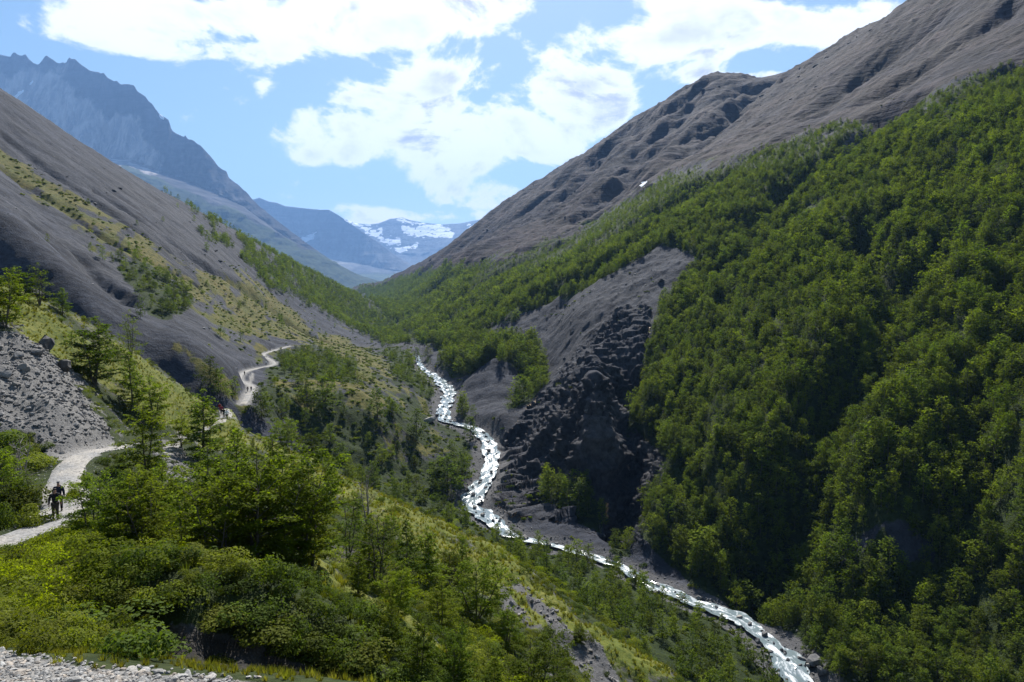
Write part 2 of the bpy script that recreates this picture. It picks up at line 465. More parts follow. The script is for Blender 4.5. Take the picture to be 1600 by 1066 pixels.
FARPATH = [(380, 632, 205), (388, 618, 220), (393, 604, 238), (374, 593, 262), (386, 580, 292), (428, 569, 332), (411, 555, 362), (425, 549, 385), (452, 541, 410)]
FARPATH2 = [(391, 615, 224), (390, 602, 245), (391, 590, 265), (395, 580, 288)]


def curve_of(px_list, w_list=None, per=8):
    P = unproj([p[0] for p in px_list], [p[1] for p in px_list], [p[2] for p in px_list])
    if w_list is not None:
        P = np.concatenate([P, np.asarray(w_list, float)[:, None]], 1)
    return catmull(P, per)


river_c = curve_of(RIVER, RIVER_W, 10)
# the water only ever runs downhill: from far to near the level falls
lev = river_c[::-1, 2].copy()
river_c[:, 2] = np.minimum.accumulate(lev)[::-1]
path_c = curve_of(PATH, PATH_W, 10)
far_c = curve_of(FARPATH, [1.9] * len(FARPATH), 10)
far2_c = curve_of(FARPATH2, [1.1] * len(FARPATH2), 8)
# the small parallel track runs on the same ground as the path beside it


def bench(sh, c, shoulder, keep=None):
    """level the sheet along a curve (x, y, z, width)"""
    m = np.zeros(sh.X.shape)
    x0, x1, y0, y1 = c[:, 0].min() - 30, c[:, 0].max() + 30, c[:, 1].min() - 30, c[:, 1].max() + 30
    sel = (sh.X > x0) & (sh.X < x1) & (sh.Y > y0) & (sh.Y < y1)
    d, (zz, ww) = line_dist(sh.X[sel], sh.Y[sel], c)
    f = 1 - smooth(ww * 0.5 + 0.25, ww * 0.5 + shoulder, d)
    z = sh.Z[sel]
    sh.Z[sel] = z * (1 - f) + (zz - (keep or 0)) * f
    m[sel] = f
    return m


# ---- near hillside
near = Sheet(NEAR, -1.0, 0.62, 600, 2.4, 185.0, 500)
npx, npy = near.proj()
N_GRAVEL = [(-700, 1012), (0, 1022), (60, 1032), (130, 1046), (200, 1056), (330, 1064), (400, 1078), (400, 1900), (-700, 1900)]
N_RUBBLE = [(-80, 470), (0, 512), (60, 540), (110, 585), (165, 640), (192, 695), (135, 712), (75, 722), (40, 690), (0, 676), (-80, 660)]
N_PATCH = [(258, 690), (288, 684), (305, 760), (268, 757)]
N_STREAK = [(795, 905), (850, 945), (960, 1015), (1010, 1066), (1000, 1100), (880, 1090), (830, 1000), (790, 950)]
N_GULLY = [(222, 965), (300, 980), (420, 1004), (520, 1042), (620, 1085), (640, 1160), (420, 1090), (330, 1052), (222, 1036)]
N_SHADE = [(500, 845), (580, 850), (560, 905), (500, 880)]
N_GRASS1 = [(-100, 400), (0, 447), (120, 500), (250, 575), (380, 675), (420, 710), (330, 700), (270, 660), (200, 622), (130, 582), (80, 545), (0, 505), (-100, 470)]
N_GRASS2 = [(370, 650), (480, 715), (620, 782), (800, 882), (1080, 1066), (960, 1070), (760, 930), (600, 830), (480, 752), (420, 720)]
N_GRASS3 = [(455, 885), (480, 868), (560, 922), (660, 985), (720, 1040), (660, 1030), (560, 965), (490, 925)]
N_GRASS4 = [(100, 740), (130, 725), (140, 790), (118, 800), (108, 770)]


def soft(px, py, polys, feather, warp=0.0, X=None, Y=None, sc=0.2):
    if warp:
        px = px + warp * fbm(X * sc, Y * sc, 4, 5)
        py = py + warp * fbm(X * sc, Y * sc, 4, 9)
    m = np.zeros(px.shape)
    for p in polys:
        m = np.maximum(m, smooth(-feather, feather, poly_sd(px, py, p)))
    return m


d_gate = smooth(46, 56, near.Y)
far_gate = smooth(40, 50, near.Y)
m_grav = soft(npx, npy, [N_GRAVEL], 8, 10, near.X, near.Y, 0.9) * (1 - smooth(8.3, 9.2, near.Y))
m_rub = soft(npx, npy, [N_RUBBLE, N_PATCH], 8, 30, near.X, near.Y, 0.25) * far_gate
m_strk = soft(npx, npy, [N_STREAK], 8, 22, near.X, near.Y, 0.18) * smooth(36, 42, near.Y) * smooth(-0.25, 0.12, fbm((near.X + 0.4 * near.Y) / 1.8, (near.Y - 0.8 * near.X) / 14, 4, 71))
m_gul_shade = soft(npx, npy, [N_GULLY], 5, 8, near.X, near.Y, 0.9) * smooth(9.0, 10.0, near.Y) * (1 - smooth(15.45, 15.7, near.Y + 0.0))
m_gul_shade = np.maximum(m_gul_shade, soft(npx, npy, [N_SHADE], 6, 8, near.X, near.Y, 0.3) * smooth(28, 34, near.Y) * (1 - d_gate))  # hollow behind the grassy bank: its shade is painted in as dark ground
n_grass = soft(npx, npy, [N_GRASS1, N_GRASS2], 14, 26, near.X, near.Y, 0.15) * d_gate
n_grass = np.maximum(n_grass, soft(npx, npy, [N_GRASS3], 6, 10, near.X, near.Y, 0.3) * smooth(20, 23, near.Y) * (1 - smooth(30, 34, near.Y)))
n_grass = np.maximum(n_grass, soft(npx, npy, [N_GRASS4], 5, 4, near.X, near.Y, 0.4) * (1 - smooth(60, 66, near.Y)) * smooth(36, 40, near.Y))
bare = np.maximum.reduce([m_grav, m_rub, m_strk, m_gul_shade])
sc = np.clip(near.Y / 30, 0.12, 1.6)
near.Z += fbm(near.X / 6, near.Y / 6, 4, 3) * 0.55 * sc * (1 - m_grav)
near.Z += fbm(near.X / 1.6, near.Y / 1.6, 3, 8) * 0.22 * np.clip(near.Y / 20, 0.1, 1.0) * (1 - 0.6 * m_grav)
# hummocky turf on the grass slopes, blocky ground in the rubble
near.Z += n_grass * np.abs(fbm(near.X / 1.3, near.Y / 1.3, 2, 31)) * 0.5
near.Z += m_rub * fbm(near.X / 2.2, near.Y / 2.2, 4, 41, 0.6, True) * 0.45
near.Z += m_gul_shade * fbm(near.X / 0.9, near.Y / 0.9, 3, 43, 0.6) * 0.12
# between the rubble and the grassy crest the track simply follows the ground
follow = smooth(62, 70, path_c[:, 1]) * (1 - smooth(106, 114, path_c[:, 1]))
path_c[:, 2] = path_c[:, 2] * (1 - follow) + near.z(path_c[:, 0], path_c[:, 1]) * follow
m_path = bench(near, path_c, 1.6)
n_mask = np.stack([n_grass * (1 - bare), (1 - n_grass) * (1 - bare), np.clip(m_gul_shade, 0, 1), np.maximum.reduce([m_grav, 0.35 * m_rub, m_path])], -1)

# ---- valley (left scree slope, gorge, right forest slope and the bare mountain above it)
val = Sheet(VALLEY, -0.98, 0.98, 600, 76.0, 3500.0, 640)
bench_r = bench(val, river_c, 7.0, 0.9)
bench_p = np.maximum(bench(val, far_c, 4.0), 0)
vpx, vpy = val.proj()
V_FOREST = [(560, 452), (600, 447), (640, 433), (720, 419), (800, 399), (880, 372), (940, 342), (1000, 307), (1040, 282), (1100, 268), (1200, 237), (1300, 197), (1400, 172), (1500, 132), (1600, 97), (1950, -20), (1950, 1400), (1330, 1230), (1275, 1066),
            (1235, 1000), (1165, 943), (1090, 918), (1040, 885), (1003, 845), (1008, 780), (1040, 720), (1000, 680), (978, 650), (1000, 600), (1010, 540), (1020, 490), (1050, 450), (1095, 405), (1050, 385), (1000, 400), (960, 430), (900, 462), (850, 478), (800, 505), (760, 520), (725, 540), (690, 548), (650, 538), (622, 517), (600, 492)]
V_TREES_R = [[(682, 572), (715, 548), (760, 532), (830, 535), (852, 568), (852, 602), (825, 603), (800, 575), (768, 566), (735, 584), (705, 592)],
             [(828, 590), (852, 600), (826, 634), (795, 645), (788, 632)], [(840, 765), (880, 745), (945, 805), (940, 838), (905, 830), (860, 800)], [(722, 640), (742, 655), (738, 690), (720, 668)], [(955, 820), (985, 835), (985, 870), (955, 868)]]
V_CLEAR = [[(1290, 835), (1400, 820), (1462, 860), (1445, 925), (1330, 910)], [(1128, 418), (1165, 380), (1272, 300), (1300, 312), (1210, 378), (1165, 420)], [(1250, 218), (1400, 166), (1520, 158), (1490, 196), (1390, 206), (1330, 222)],
           [(840, 388), (800, 402), (860, 392), (900, 368)], [(700, 540), (750, 510), (840, 478), (830, 492), (760, 522), (715, 552)]]
V_LEFT1 = [(260, 300), (330, 342), (400, 382), (500, 436), (560, 468), (625, 515), (640, 540), (600, 535), (545, 508), (480, 475), (420, 450), (360, 400), (300, 345)]
V_LEFT2 = [(172, 398), (232, 415), (285, 455), (302, 470), (268, 500), (236, 492), (200, 440)]
V_LEFT3 = [(428, 556), (500, 545), (560, 575), (555, 602), (500, 593), (440, 582)]
V_LEFT4 = [(600, 540), (655, 545), (690, 600), (672, 625), (620, 600)]
V_BENCH = [(735, 828), (800, 842), (880, 862), (965, 898), (1060, 945), (1160, 990), (1238, 1066), (1215, 1200), (1000, 1120), (900, 985), (800, 900)]
V_MID = [(470, 700), (600, 742), (720, 800), (770, 840), (700, 840), (600, 782), (500, 745)]
V_GRASS_L = [[(-60, 175), (0, 228), (60, 270), (130, 314), (230, 385), (300, 428), (380, 458), (450, 500), (560, 540), (640, 590), (700, 680), (690, 690), (600, 625), (520, 568), (430, 530), (330, 500), (230, 428), (100, 336), (0, 266), (-60, 235)], [(300, 420), (380, 440), (450, 485), (520, 525), (500, 535), (420, 500), (340, 460)], [(330, 520), (400, 535), (440, 560), (400, 560), (340, 540)],
             [(230, 505), (280, 540), (345, 585), (390, 622), (380, 660), (330, 610), (280, 565), (240, 530)], [(420, 600), (540, 588), (640, 640), (720, 705), (690, 720), (560, 660), (450, 640)],
             [(560, 560), (600, 560), (690, 660), (650, 660)], [(470, 690), (640, 770), (760, 838), (1000, 945), (1230, 1066), (1100, 1100), (800, 920), (560, 770)]]
V_ROCK = [[(720, 545), (800, 510), (900, 465), (960, 425), (1050, 385), (1095, 400), (1050, 450), (1020, 490), (1005, 560), (1000, 610), (1040, 720), (1005, 790), (1010, 860), (960, 850), (800, 815), (765, 780), (765, 700), (840, 620), (860, 590), (850, 540), (780, 535)]]
V_BANK = [[(700, 640), (760, 565), (800, 565), (840, 605), (790, 660), (760, 690), (735, 650)]]
tr_x = np.array([540, 600, 640, 700, 760, 800, 850, 900, 940, 1000, 1040, 1100, 1200, 1300, 1400, 1500, 1600, 1900], float)
tr_y = np.array([455, 449, 436, 424, 408, 398, 384, 365, 344, 309, 284, 268, 237, 197, 171, 131, 97, -30], float)


def treeline(px):
    return np.interp(px, tr_x, tr_y)


wob = 26 * fbm(val.X / 60, val.Y / 60, 5, 21) * np.clip(700 / val.Y, 0.3, 1)
right_side = smooth(-6, 6, vpx - (np.interp(vpy, [430, 460, 500, 540, 600, 655, 700, 785, 840, 935, 1066, 1300], [520, 560, 605, 650, 690, 700, 765, 738, 800, 1080, 1250, 1440])))
v_top = right_side * smooth(4, -4, vpy + wob - treeline(vpx)) * smooth(330, 420, val.Y)
m_for = soft(vpx, vpy, [V_FOREST], 4, 9, val.X, val.Y, 0.04) * right_side
m_for = np.maximum(m_for * (1 - v_top), soft(vpx, vpy, V_TREES_R, 4, 5, val.X, val.Y, 0.06) * right_side)
m_clear = soft(vpx, vpy, V_CLEAR, 7, 22, val.X, val.Y, 0.09) * 0.8
m_clear = m_clear * smooth(-0.35, 0.1, fbm(val.X / 7, val.Y / 7, 3, 33))
m_for = m_for * (1 - m_clear)
m_rock = soft(vpx, vpy, V_ROCK, 8, 8, val.X, val.Y, 0.06) * right_side * (1 - m_for)
m_bank = soft(vpx, vpy, V_BANK, 6, 4, val.X, val.Y, 0.1) * right_side * (1 - m_for)
left = (1 - right_side) * (1 - bench_r)
gl = soft(vpx, vpy, V_GRASS_L, 12, 30, val.X, val.Y, 0.05) * left
# turf on the scree lies in streaks that run down the slope
strk = fbm((val.X + 0.35 * val.Y) / 9, (val.Y - 0.6 * val.X) / 70, 4, 55)
gl = gl * smooth(-0.62, -0.1, strk + 0.35 * fbm(val.X / 14, val.Y / 14, 3, 57))
m_l1 = soft(vpx, vpy, [V_LEFT1], 8, 10, val.X, val.Y, 0.03) * left
m_l2 = soft(vpx, vpy, [V_LEFT2, V_LEFT3, V_LEFT4, V_BENCH, V_MID], 5, 10, val.X, val.Y, 0.08) * left
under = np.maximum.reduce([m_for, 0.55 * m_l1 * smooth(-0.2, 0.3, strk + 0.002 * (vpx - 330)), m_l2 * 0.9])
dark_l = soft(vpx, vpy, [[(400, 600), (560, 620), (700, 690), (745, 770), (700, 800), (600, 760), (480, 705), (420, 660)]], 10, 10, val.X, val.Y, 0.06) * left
terr = soft(vpx, vpy, [[(420, 562), (560, 545), (660, 560), (700, 640), (765, 705), (745, 790), (800, 842), (700, 842), (560, 775), (470, 705), (395, 640)]], 12, 14, val.X, val.Y, 0.06) * left
gl = np.maximum(gl, 0.8 * terr * smooth(0.1, 0.4, fbm(val.X / 17, val.Y / 17, 4, 63) + 0.12))
under = np.maximum(under, terr * 0.8 * (1 - gl))
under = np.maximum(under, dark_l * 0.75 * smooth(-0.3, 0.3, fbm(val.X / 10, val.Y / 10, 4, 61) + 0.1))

# relief ------------------------------------------------------------------
# gullies cut into the right slope (pixel polylines laid on the smooth slope)
GULLIES = [([(1385, 178), (1345, 212), (1300, 245), (1222, 300), (1205, 345), (1160, 392), (1120, 420)], 20, 15),
           ([(1350, 360), (1395, 430), (1392, 500), (1330, 560), (1288, 640), (1265, 700), (1230, 790), (1192, 880), (1180, 930)], 11, 16),
           ([(985, 600), (972, 660), (980, 740), (985, 840)], 8, 9), ([(1110, 282), (1040, 330), (960, 372), (880, 420)], 22, 14), ([(1060, 330), (980, 400), (880, 455)], 14, 8),
           ([(1480, 250), (1500, 330), (1470, 420), (1480, 520)], 10, 7), ([(1560, 380), (1560, 520), (1520, 640), (1540, 760)], 8, 6), ([(940, 345), (860, 390), (760, 440), (690, 490)], 20, 12),
           ([(0, 264), (90, 322), (190, 388), (300, 442)], 5, 4), ([(0, 212), (110, 290), (230, 372), (330, 425)], 6, 3.5), ([(40, 345), (120, 400), (205, 475)], 5, 4), ([(300, 400), (380, 455), (450, 505), (540, 542)], 7, 5), ([(400, 410), (480, 462), (560, 510)], 9, 5), ([(150, 300), (260, 375), (340, 425), (430, 490)], 5, 3),
           ([(850, 385), (760, 415), (680, 450)], 25, 12), ([(1130, 470), (1110, 560), (1080, 640), (1070, 740)], 8, 6),
           ([(1080, 150), (1040, 215), (980, 262), (920, 330)], 40, 22), ([(1180, 135), (1150, 172), (1100, 222), (1030, 270)], 45, 30), ([(1430, 60), (1330, 140), (1260, 190)], 26, 14), ([(1560, 30), (1450, 110), (1380, 150)], 22, 10),
           ([(960, 225), (900, 300), (830, 360)], 50, 26), ([(860, 300), (800, 350), (730, 395)], 60, 26), ([(1000, 200), (990, 255), (940, 330)], 45, 22)]
carve = np.zeros(val.X.shape)
for pl, wdt, dep in GULLIES:
    pts = np.array([np.append(val.hit(a, b, 150)[:2], 0) for a, b in pl])
    pts = catmull(pts, 5)
    sel = (val.X > pts[:, 0].min() - 4 * wdt) & (val.X < pts[:, 0].max() + 4 * wdt) & (val.Y > pts[:, 1].min() - 4 * wdt) & (val.Y < pts[:, 1].max() + 4 * wdt)
    wx = val.X[sel] + wdt * 0.7 * fbm(val.X[sel] / wdt / 2, val.Y[sel] / wdt / 2, 3, 77)
    wy = val.Y[sel] + wdt * 0.7 * fbm(val.X[sel] / wdt / 2, val.Y[sel] / wdt / 2, 3, 78)
    d, _ = line_dist(wx, wy, pts)
    carve[sel] += 1.35 * dep * np.exp(-(d / wdt / 0.85) ** 2) * (0.8 + 0.4 * fbm(val.X[sel] / 40, val.Y[sel] / 40, 2, 79))
# spurs between small gullies that run straight down the two sides of the valley
ux, uy = 0.86, 0.5
along = val.X * -uy + val.Y * ux
fall = val.X * ux + val.Y * uy
rib = fbm(along / 38 + 0.6 * fbm(val.X / 80, val.Y / 80, 3, 81), fall / 240, 4, 82, 0.55, True)
rib2 = fbm(along / 110 + 0.8 * fbm(val.X / 150, val.Y / 150, 3, 83), fall / 600, 4, 84, 0.55, True)
keepf = (1 - bench_r) * (1 - bench_p)
ribt = fbm(along / 60 + 0.5 * fbm(val.X / 120, val.Y / 120, 2, 191), fall / 1000, 4, 192, 0.5, True)
ribt2 = fbm(along / 150 + 0.5 * fbm(val.X / 220, val.Y / 220, 2, 193), fall / 1800, 3, 194, 0.5, True)
val.Z -= carve * keepf
val.Z += keepf * right_side * (1 - m_rock) * (rib * 3.2 * (1 - v_top) * np.clip((val.Y - 120) / 200, 0, 1.3) + v_top * (ribt * 8 + ribt2 * 13 + fbm(along / 11 + 0.5 * fbm(val.X / 30, val.Y / 30, 2, 181), fall / 110, 3, 182, 0.6, True) * 2.6) * np.clip((val.Y - 300) / 900, 0.1, 1.2))
val.Z += keepf * v_top * fbm(along / 15 + fbm(val.X / 40, val.Y / 40, 2, 95), fall / 70, 5, 85, 0.6, True) * 5.0 * np.clip((val.Y - 300) / 900, 0.2, 1.3)
V_CLIFF = [[(842, 610), (880, 580), (915, 545), (950, 500), (1000, 470), (1030, 490), (1010, 560), (1005, 610), (1045, 720), (1012, 790), (1015, 865), (960, 855), (800, 820), (762, 785), (762, 700)]]
m_cliff = soft(vpx, vpy, V_CLIFF, 14, 14, val.X, val.Y, 0.05) * m_rock
# crags of the gorge wall and the ribbed scree bank


def blocks(x, y, seed):
    """angular blocks: each cell of a jittered lattice gets its own height and tilt"""
    ix, iy = np.floor(x), np.floor(y)
    best = np.full(x.shape, 1e9)
    h = np.zeros(x.shape)
    for dx in (-1, 0, 1):
        for dy in (-1, 0, 1):
            cx_, cy_ = ix + dx, iy + dy
            jx, jy = cx_ + _hash(cx_, cy_, seed), cy_ + _hash(cx_, cy_, seed + 1)
            d = (x - jx) ** 2 + (y - jy) ** 2
            v = _hash(cx_, cy_, seed + 2) * 2 - 1 + (x - jx) * (_hash(cx_, cy_, seed + 3) - .5) * 1.6 + (y - jy) * (_hash(cx_, cy_, seed + 4) - .5) * 1.6
            m = d < best
            best = np.where(m, d, best)
            h = np.where(m, v, h)
    return h


wq = 3.0 * fbm(val.X / 14, val.Y / 14, 3, 111)
bl = blocks((val.X + wq) / 15, (val.Y - wq) / 13, 301) * 4.2 + blocks((val.X + wq) / 5.5, (val.Y + wq) / 5, 311) * 2.0
val.Z += keepf * m_rock * (fbm(val.X / 26, val.Y / 34, 4, 86, 0.55, True) * 2.6 + rib * 2.2 + 0.18 * bl + fbm(val.X / 5, val.Y / 6, 3, 87, 0.6, True) * 0.6)
# ledges
lz = val.Z / 7 + 0.8 * fbm(val.X / 30, val.Y / 30, 3, 112)
val.Z += keepf * m_cliff * 0.3 * 7 * (np.floor(lz) + smooth(0.25, 0.75, lz - np.floor(lz)) - lz)
val.Z += keepf * v_top * fbm(along / 6, fall / 45, 3, 195, 0.6, True) * 1.1 * np.clip((val.Y - 300) / 900, 0.2, 1.3)
val.Z += keepf * v_top * smooth(0.1, 0.6, fbm(val.X / 90, val.Y / 90, 3, 113)) * blocks((along + wq) / 26, fall / 60, 321) * 3.5 * np.clip((val.Y - 300) / 900, 0.2, 1.2)
val.Z += keepf * m_bank * fbm(val.X / 30 + val.Y / 9, val.Y / 60, 4, 88, 0.6, True) * 2.6
# scree: faint ribs running straight down
lrib = fbm((val.Y + 0.25 * val.X) / 16 + 0.8 * fbm(val.X / 50, val.Y / 50, 3, 89), (val.X - 0.3 * val.Y) / 160, 4, 90, 0.55, True)
val.Z += keepf * left * (lrib * 1.3 * smooth(210, 300, val.Y) + fbm(val.X / 18, val.Y / 18, 4, 91) * 1.6)
# steps of the terraces on the left bank
val.Z += keepf * left * dark_l * fbm(val.X / 20, val.Y / 20, 3, 92, 0.5, True) * 2.0
val.Z += keepf * fbm(val.X / 5, val.Y / 5, 3, 93) * 0.5
vpx, vpy = val.proj()
gz = np.gradient(val.Z, axis=0) / np.gradient(val.Y, axis=0)
gx_ = np.gradient(val.Z, axis=1) / np.gradient(val.X, axis=1)
steep = smooth(0.75, 1.5, np.sqrt(gz ** 2 + gx_ ** 2))
crag = np.clip(0.8 * m_cliff * (0.35 + 0.65 * steep) + 0.25 * m_rock * steep + 0.8 * v_top * smooth(0.0, 0.5, fbm(val.X / 60, val.Y / 60, 4, 94)), 0, 1)
m_snow = soft(vpx, vpy, [[(1000, 286), (1008, 283), (1011, 288), (1006, 294), (1001, 292)], [(946, 346), (953, 338), (960, 336), (952, 348)], [(960, 338), (967, 334), (966, 340)]], 2, 3, val.X, val.Y, 0.03) * v_top
shingle = smooth(0.02, 0.5, bench_r) * smooth(560, 470, val.Y)
trackm = smooth(0.75, 1.0, bench_p)
d2, (zz2, ww2) = line_dist(val.X, val.Y, far2_c)
trackm = np.maximum(trackm * 0.8, (1 - smooth(0.3, 0.9, d2)) * (vpx < 420))
v_mask = np.stack([gl * (1 - under) * (1 - trackm), under * (1 - trackm) * (1 - 0.7 * shingle), np.clip(crag + shingle * 0.35, 0, 1), np.maximum(trackm, shingle * 0.25)], -1)


# ------------------------------------------------------------------ far mountains: lofts between a foot line and a ridge line
def loft(name, rows, nx, ny, amp, seed, x0, x1, scale, mul=3.2):
    """rows: list of polylines [(px, py, d), ...] from the foot to the ridge and over its back"""
    px = np.linspace(x0, x1, nx)
    L = []
    for r in rows:
        r = np.array(r, float)
        L.append((np.interp(px, r[:, 0], r[:, 1]), mul * np.interp(px, r[:, 0], r[:, 2])))
    K = len(rows) - 1
    t = np.linspace(0, K, ny)
    i = np.minimum(t.astype(int), K - 1)
    f = (t - i)[:, None]
    PY = np.array([l[0] for l in L])
    D = np.array([l[1] for l in L])
    py, d = PY[i] * (1 - f) + PY[i + 1] * f, D[i] * (1 - f) + D[i + 1] * f
    P = unproj(np.repeat(px[None, :], ny, 0), py, d)
    X, Y, Z = P[..., 0], P[..., 1], P[..., 2]
    # relief mostly off the ridge itself, so that the outline holds
    rk = len(rows) - 2
    off = (np.clip(np.abs(t - rk), 0, 1) * 0.9 + 0.05)[:, None] * np.where(t < rk - 1, 0.5, 1.0)[:, None]
    wob = fbm(X / scale, Z / (scale * 3.5) + Y / (scale * 3), 5, seed, 0.55, True)
    Y2 = Y - amp * wob * off - amp * 0.5 * fbm(X / scale * 3, Z / scale * 1.2, 4, seed + 3, 0.6, True) * off
    s = Y2 / Y
    return X * s, Y2, Z * s, np.repeat(px[None, :], ny, 0), py


LSKY = [(-260, 60), (-150, 78), (-60, 84), (0, 87), (5, 86), (16, 89), (19, 83), (23, 81), (27, 85), (34, 87), (40, 84), (44, 91), (52, 98), (60, 101), (66, 94), (72, 86), (78, 90), (85, 96), (93, 99), (96, 98), (97, 93), (99, 99), (104, 97), (108, 89), (112, 92), (117, 92),
        (126, 100), (140, 110), (150, 112), (158, 118), (163, 115), (168, 121), (180, 128), (190, 132), (200, 131), (208, 133), (214, 142), (226, 150), (232, 158), (238, 162), (246, 175), (250, 180), (258, 184), (264, 190), (267, 203), (275, 208), (288, 214), (290, 209), (292, 216), (305, 222),
        (317, 231), (330, 245), (342, 262), (354, 268), (358, 279), (372, 288), (384, 300), (396, 314), (410, 326), (430, 342), (460, 366), (490, 388), (520, 408), (560, 430), (600, 441)]
def dl(px):
    return float(np.interp(px, [-260, 0, 300, 600], [3300, 3200, 2950, 2750]))


left_rows = [
    [(-260, 420, 1500), (0, 420, 1700), (150, 410, 1900), (300, 440, 2000), (400, 450, 2100), (500, 462, 2200), (600, 458, 2500)],
    [(-260, 300, 2700), (0, 260, 2700), (150, 255, 2650), (200, 266, 2640), (312, 305, 2620), (390, 338, 2610), (430, 362, 2600), (508, 403, 2620), (566, 434, 2660), (600, 446, 2690)],
    [(-260, 190, 3190), (0, 222, 3090), (100, 236, 3010), (200, 250, 2930), (300, 285, 2855), (380, 322, 2810), (450, 374, 2785), (520, 413, 2762), (600, 445, 2722)],
    [(px, float(np.interp(px, *zip(*LSKY))) - 4.5 * max(0.0, float(fbm(np.array([px / 7.0]), np.array([2.0]), 3, 19)[0])) * (1 if px < 330 else .5), dl(px)) for px in range(-260, 601, 2)],
    [(px, py + 60, dl(px) + 500) for px, py in LSKY],
]
farblue = [
    [(360, 440, 4200), (500, 445, 4200), (640, 440, 4300)],
    [(360, 330, 5150), (400, 355, 5150), (470, 378, 5120), (540, 405, 5020), (600, 420, 4900), (640, 425, 4800)],
    [(360, 296, 5300), (395, 312, 5300), (405, 309, 5300), (420, 315, 5300), (433, 317, 5300), (445, 322, 5300), (470, 325, 5300), (500, 328, 5250), (514, 328, 5200), (530, 337, 5200), (560, 358, 5150), (590, 378, 5100), (615, 397, 5050), (640, 412, 5000)],
    [(360, 400, 5900), (640, 430, 5600)],
]
snowridge = [
    [(500, 440, 5600), (600, 432, 5600), (700, 420, 5600), (800, 420, 5600)],
    [(500, 395, 6100), (600, 395, 6100), (660, 398, 6050), (700, 385, 6000), (800, 370, 6000)],
    [(500, 352, 6700), (532, 346, 6700), (540, 343, 6700), (555, 349, 6700), (575, 351, 6700), (592, 349, 6700), (610, 342, 6700), (622, 341, 6700), (629, 340, 6700), (640, 344, 6700), (660, 348, 6700), (690, 351, 6700), (720, 349, 6700), (740, 345, 6700), (762, 342, 6700), (800, 330, 6700)],
    [(500, 400, 7200), (800, 400, 7200)],
]
backridge = [  # the low dark ridge that shows over the notch of the right-hand mountain
    [(1120, 200, 1750), (1300, 150, 1750)],
    [(1120, 150, 1900), (1180, 138, 1900), (1300, 118, 1900)],
    [(1120, 122, 2050), (1160, 126, 2050), (1185, 122, 2050), (1210, 117, 2050), (1245, 107, 2050), (1285, 93, 2050), (1330, 80, 2050)],
    [(1120, 180, 2300), (1330, 150, 2300)],
]

# ------------------------------------------------------------------ materials


def new_mat(name):
    m = bpy.data.materials.new(name)
    m.use_nodes = True
    m.node_tree.nodes.clear()
    return m, NT(m.node_tree)


def finish(g, shader, disp=None, vol=None):
    o = g.n('ShaderNodeOutputMaterial')
    g.link(shader, o.inputs['Surface'])


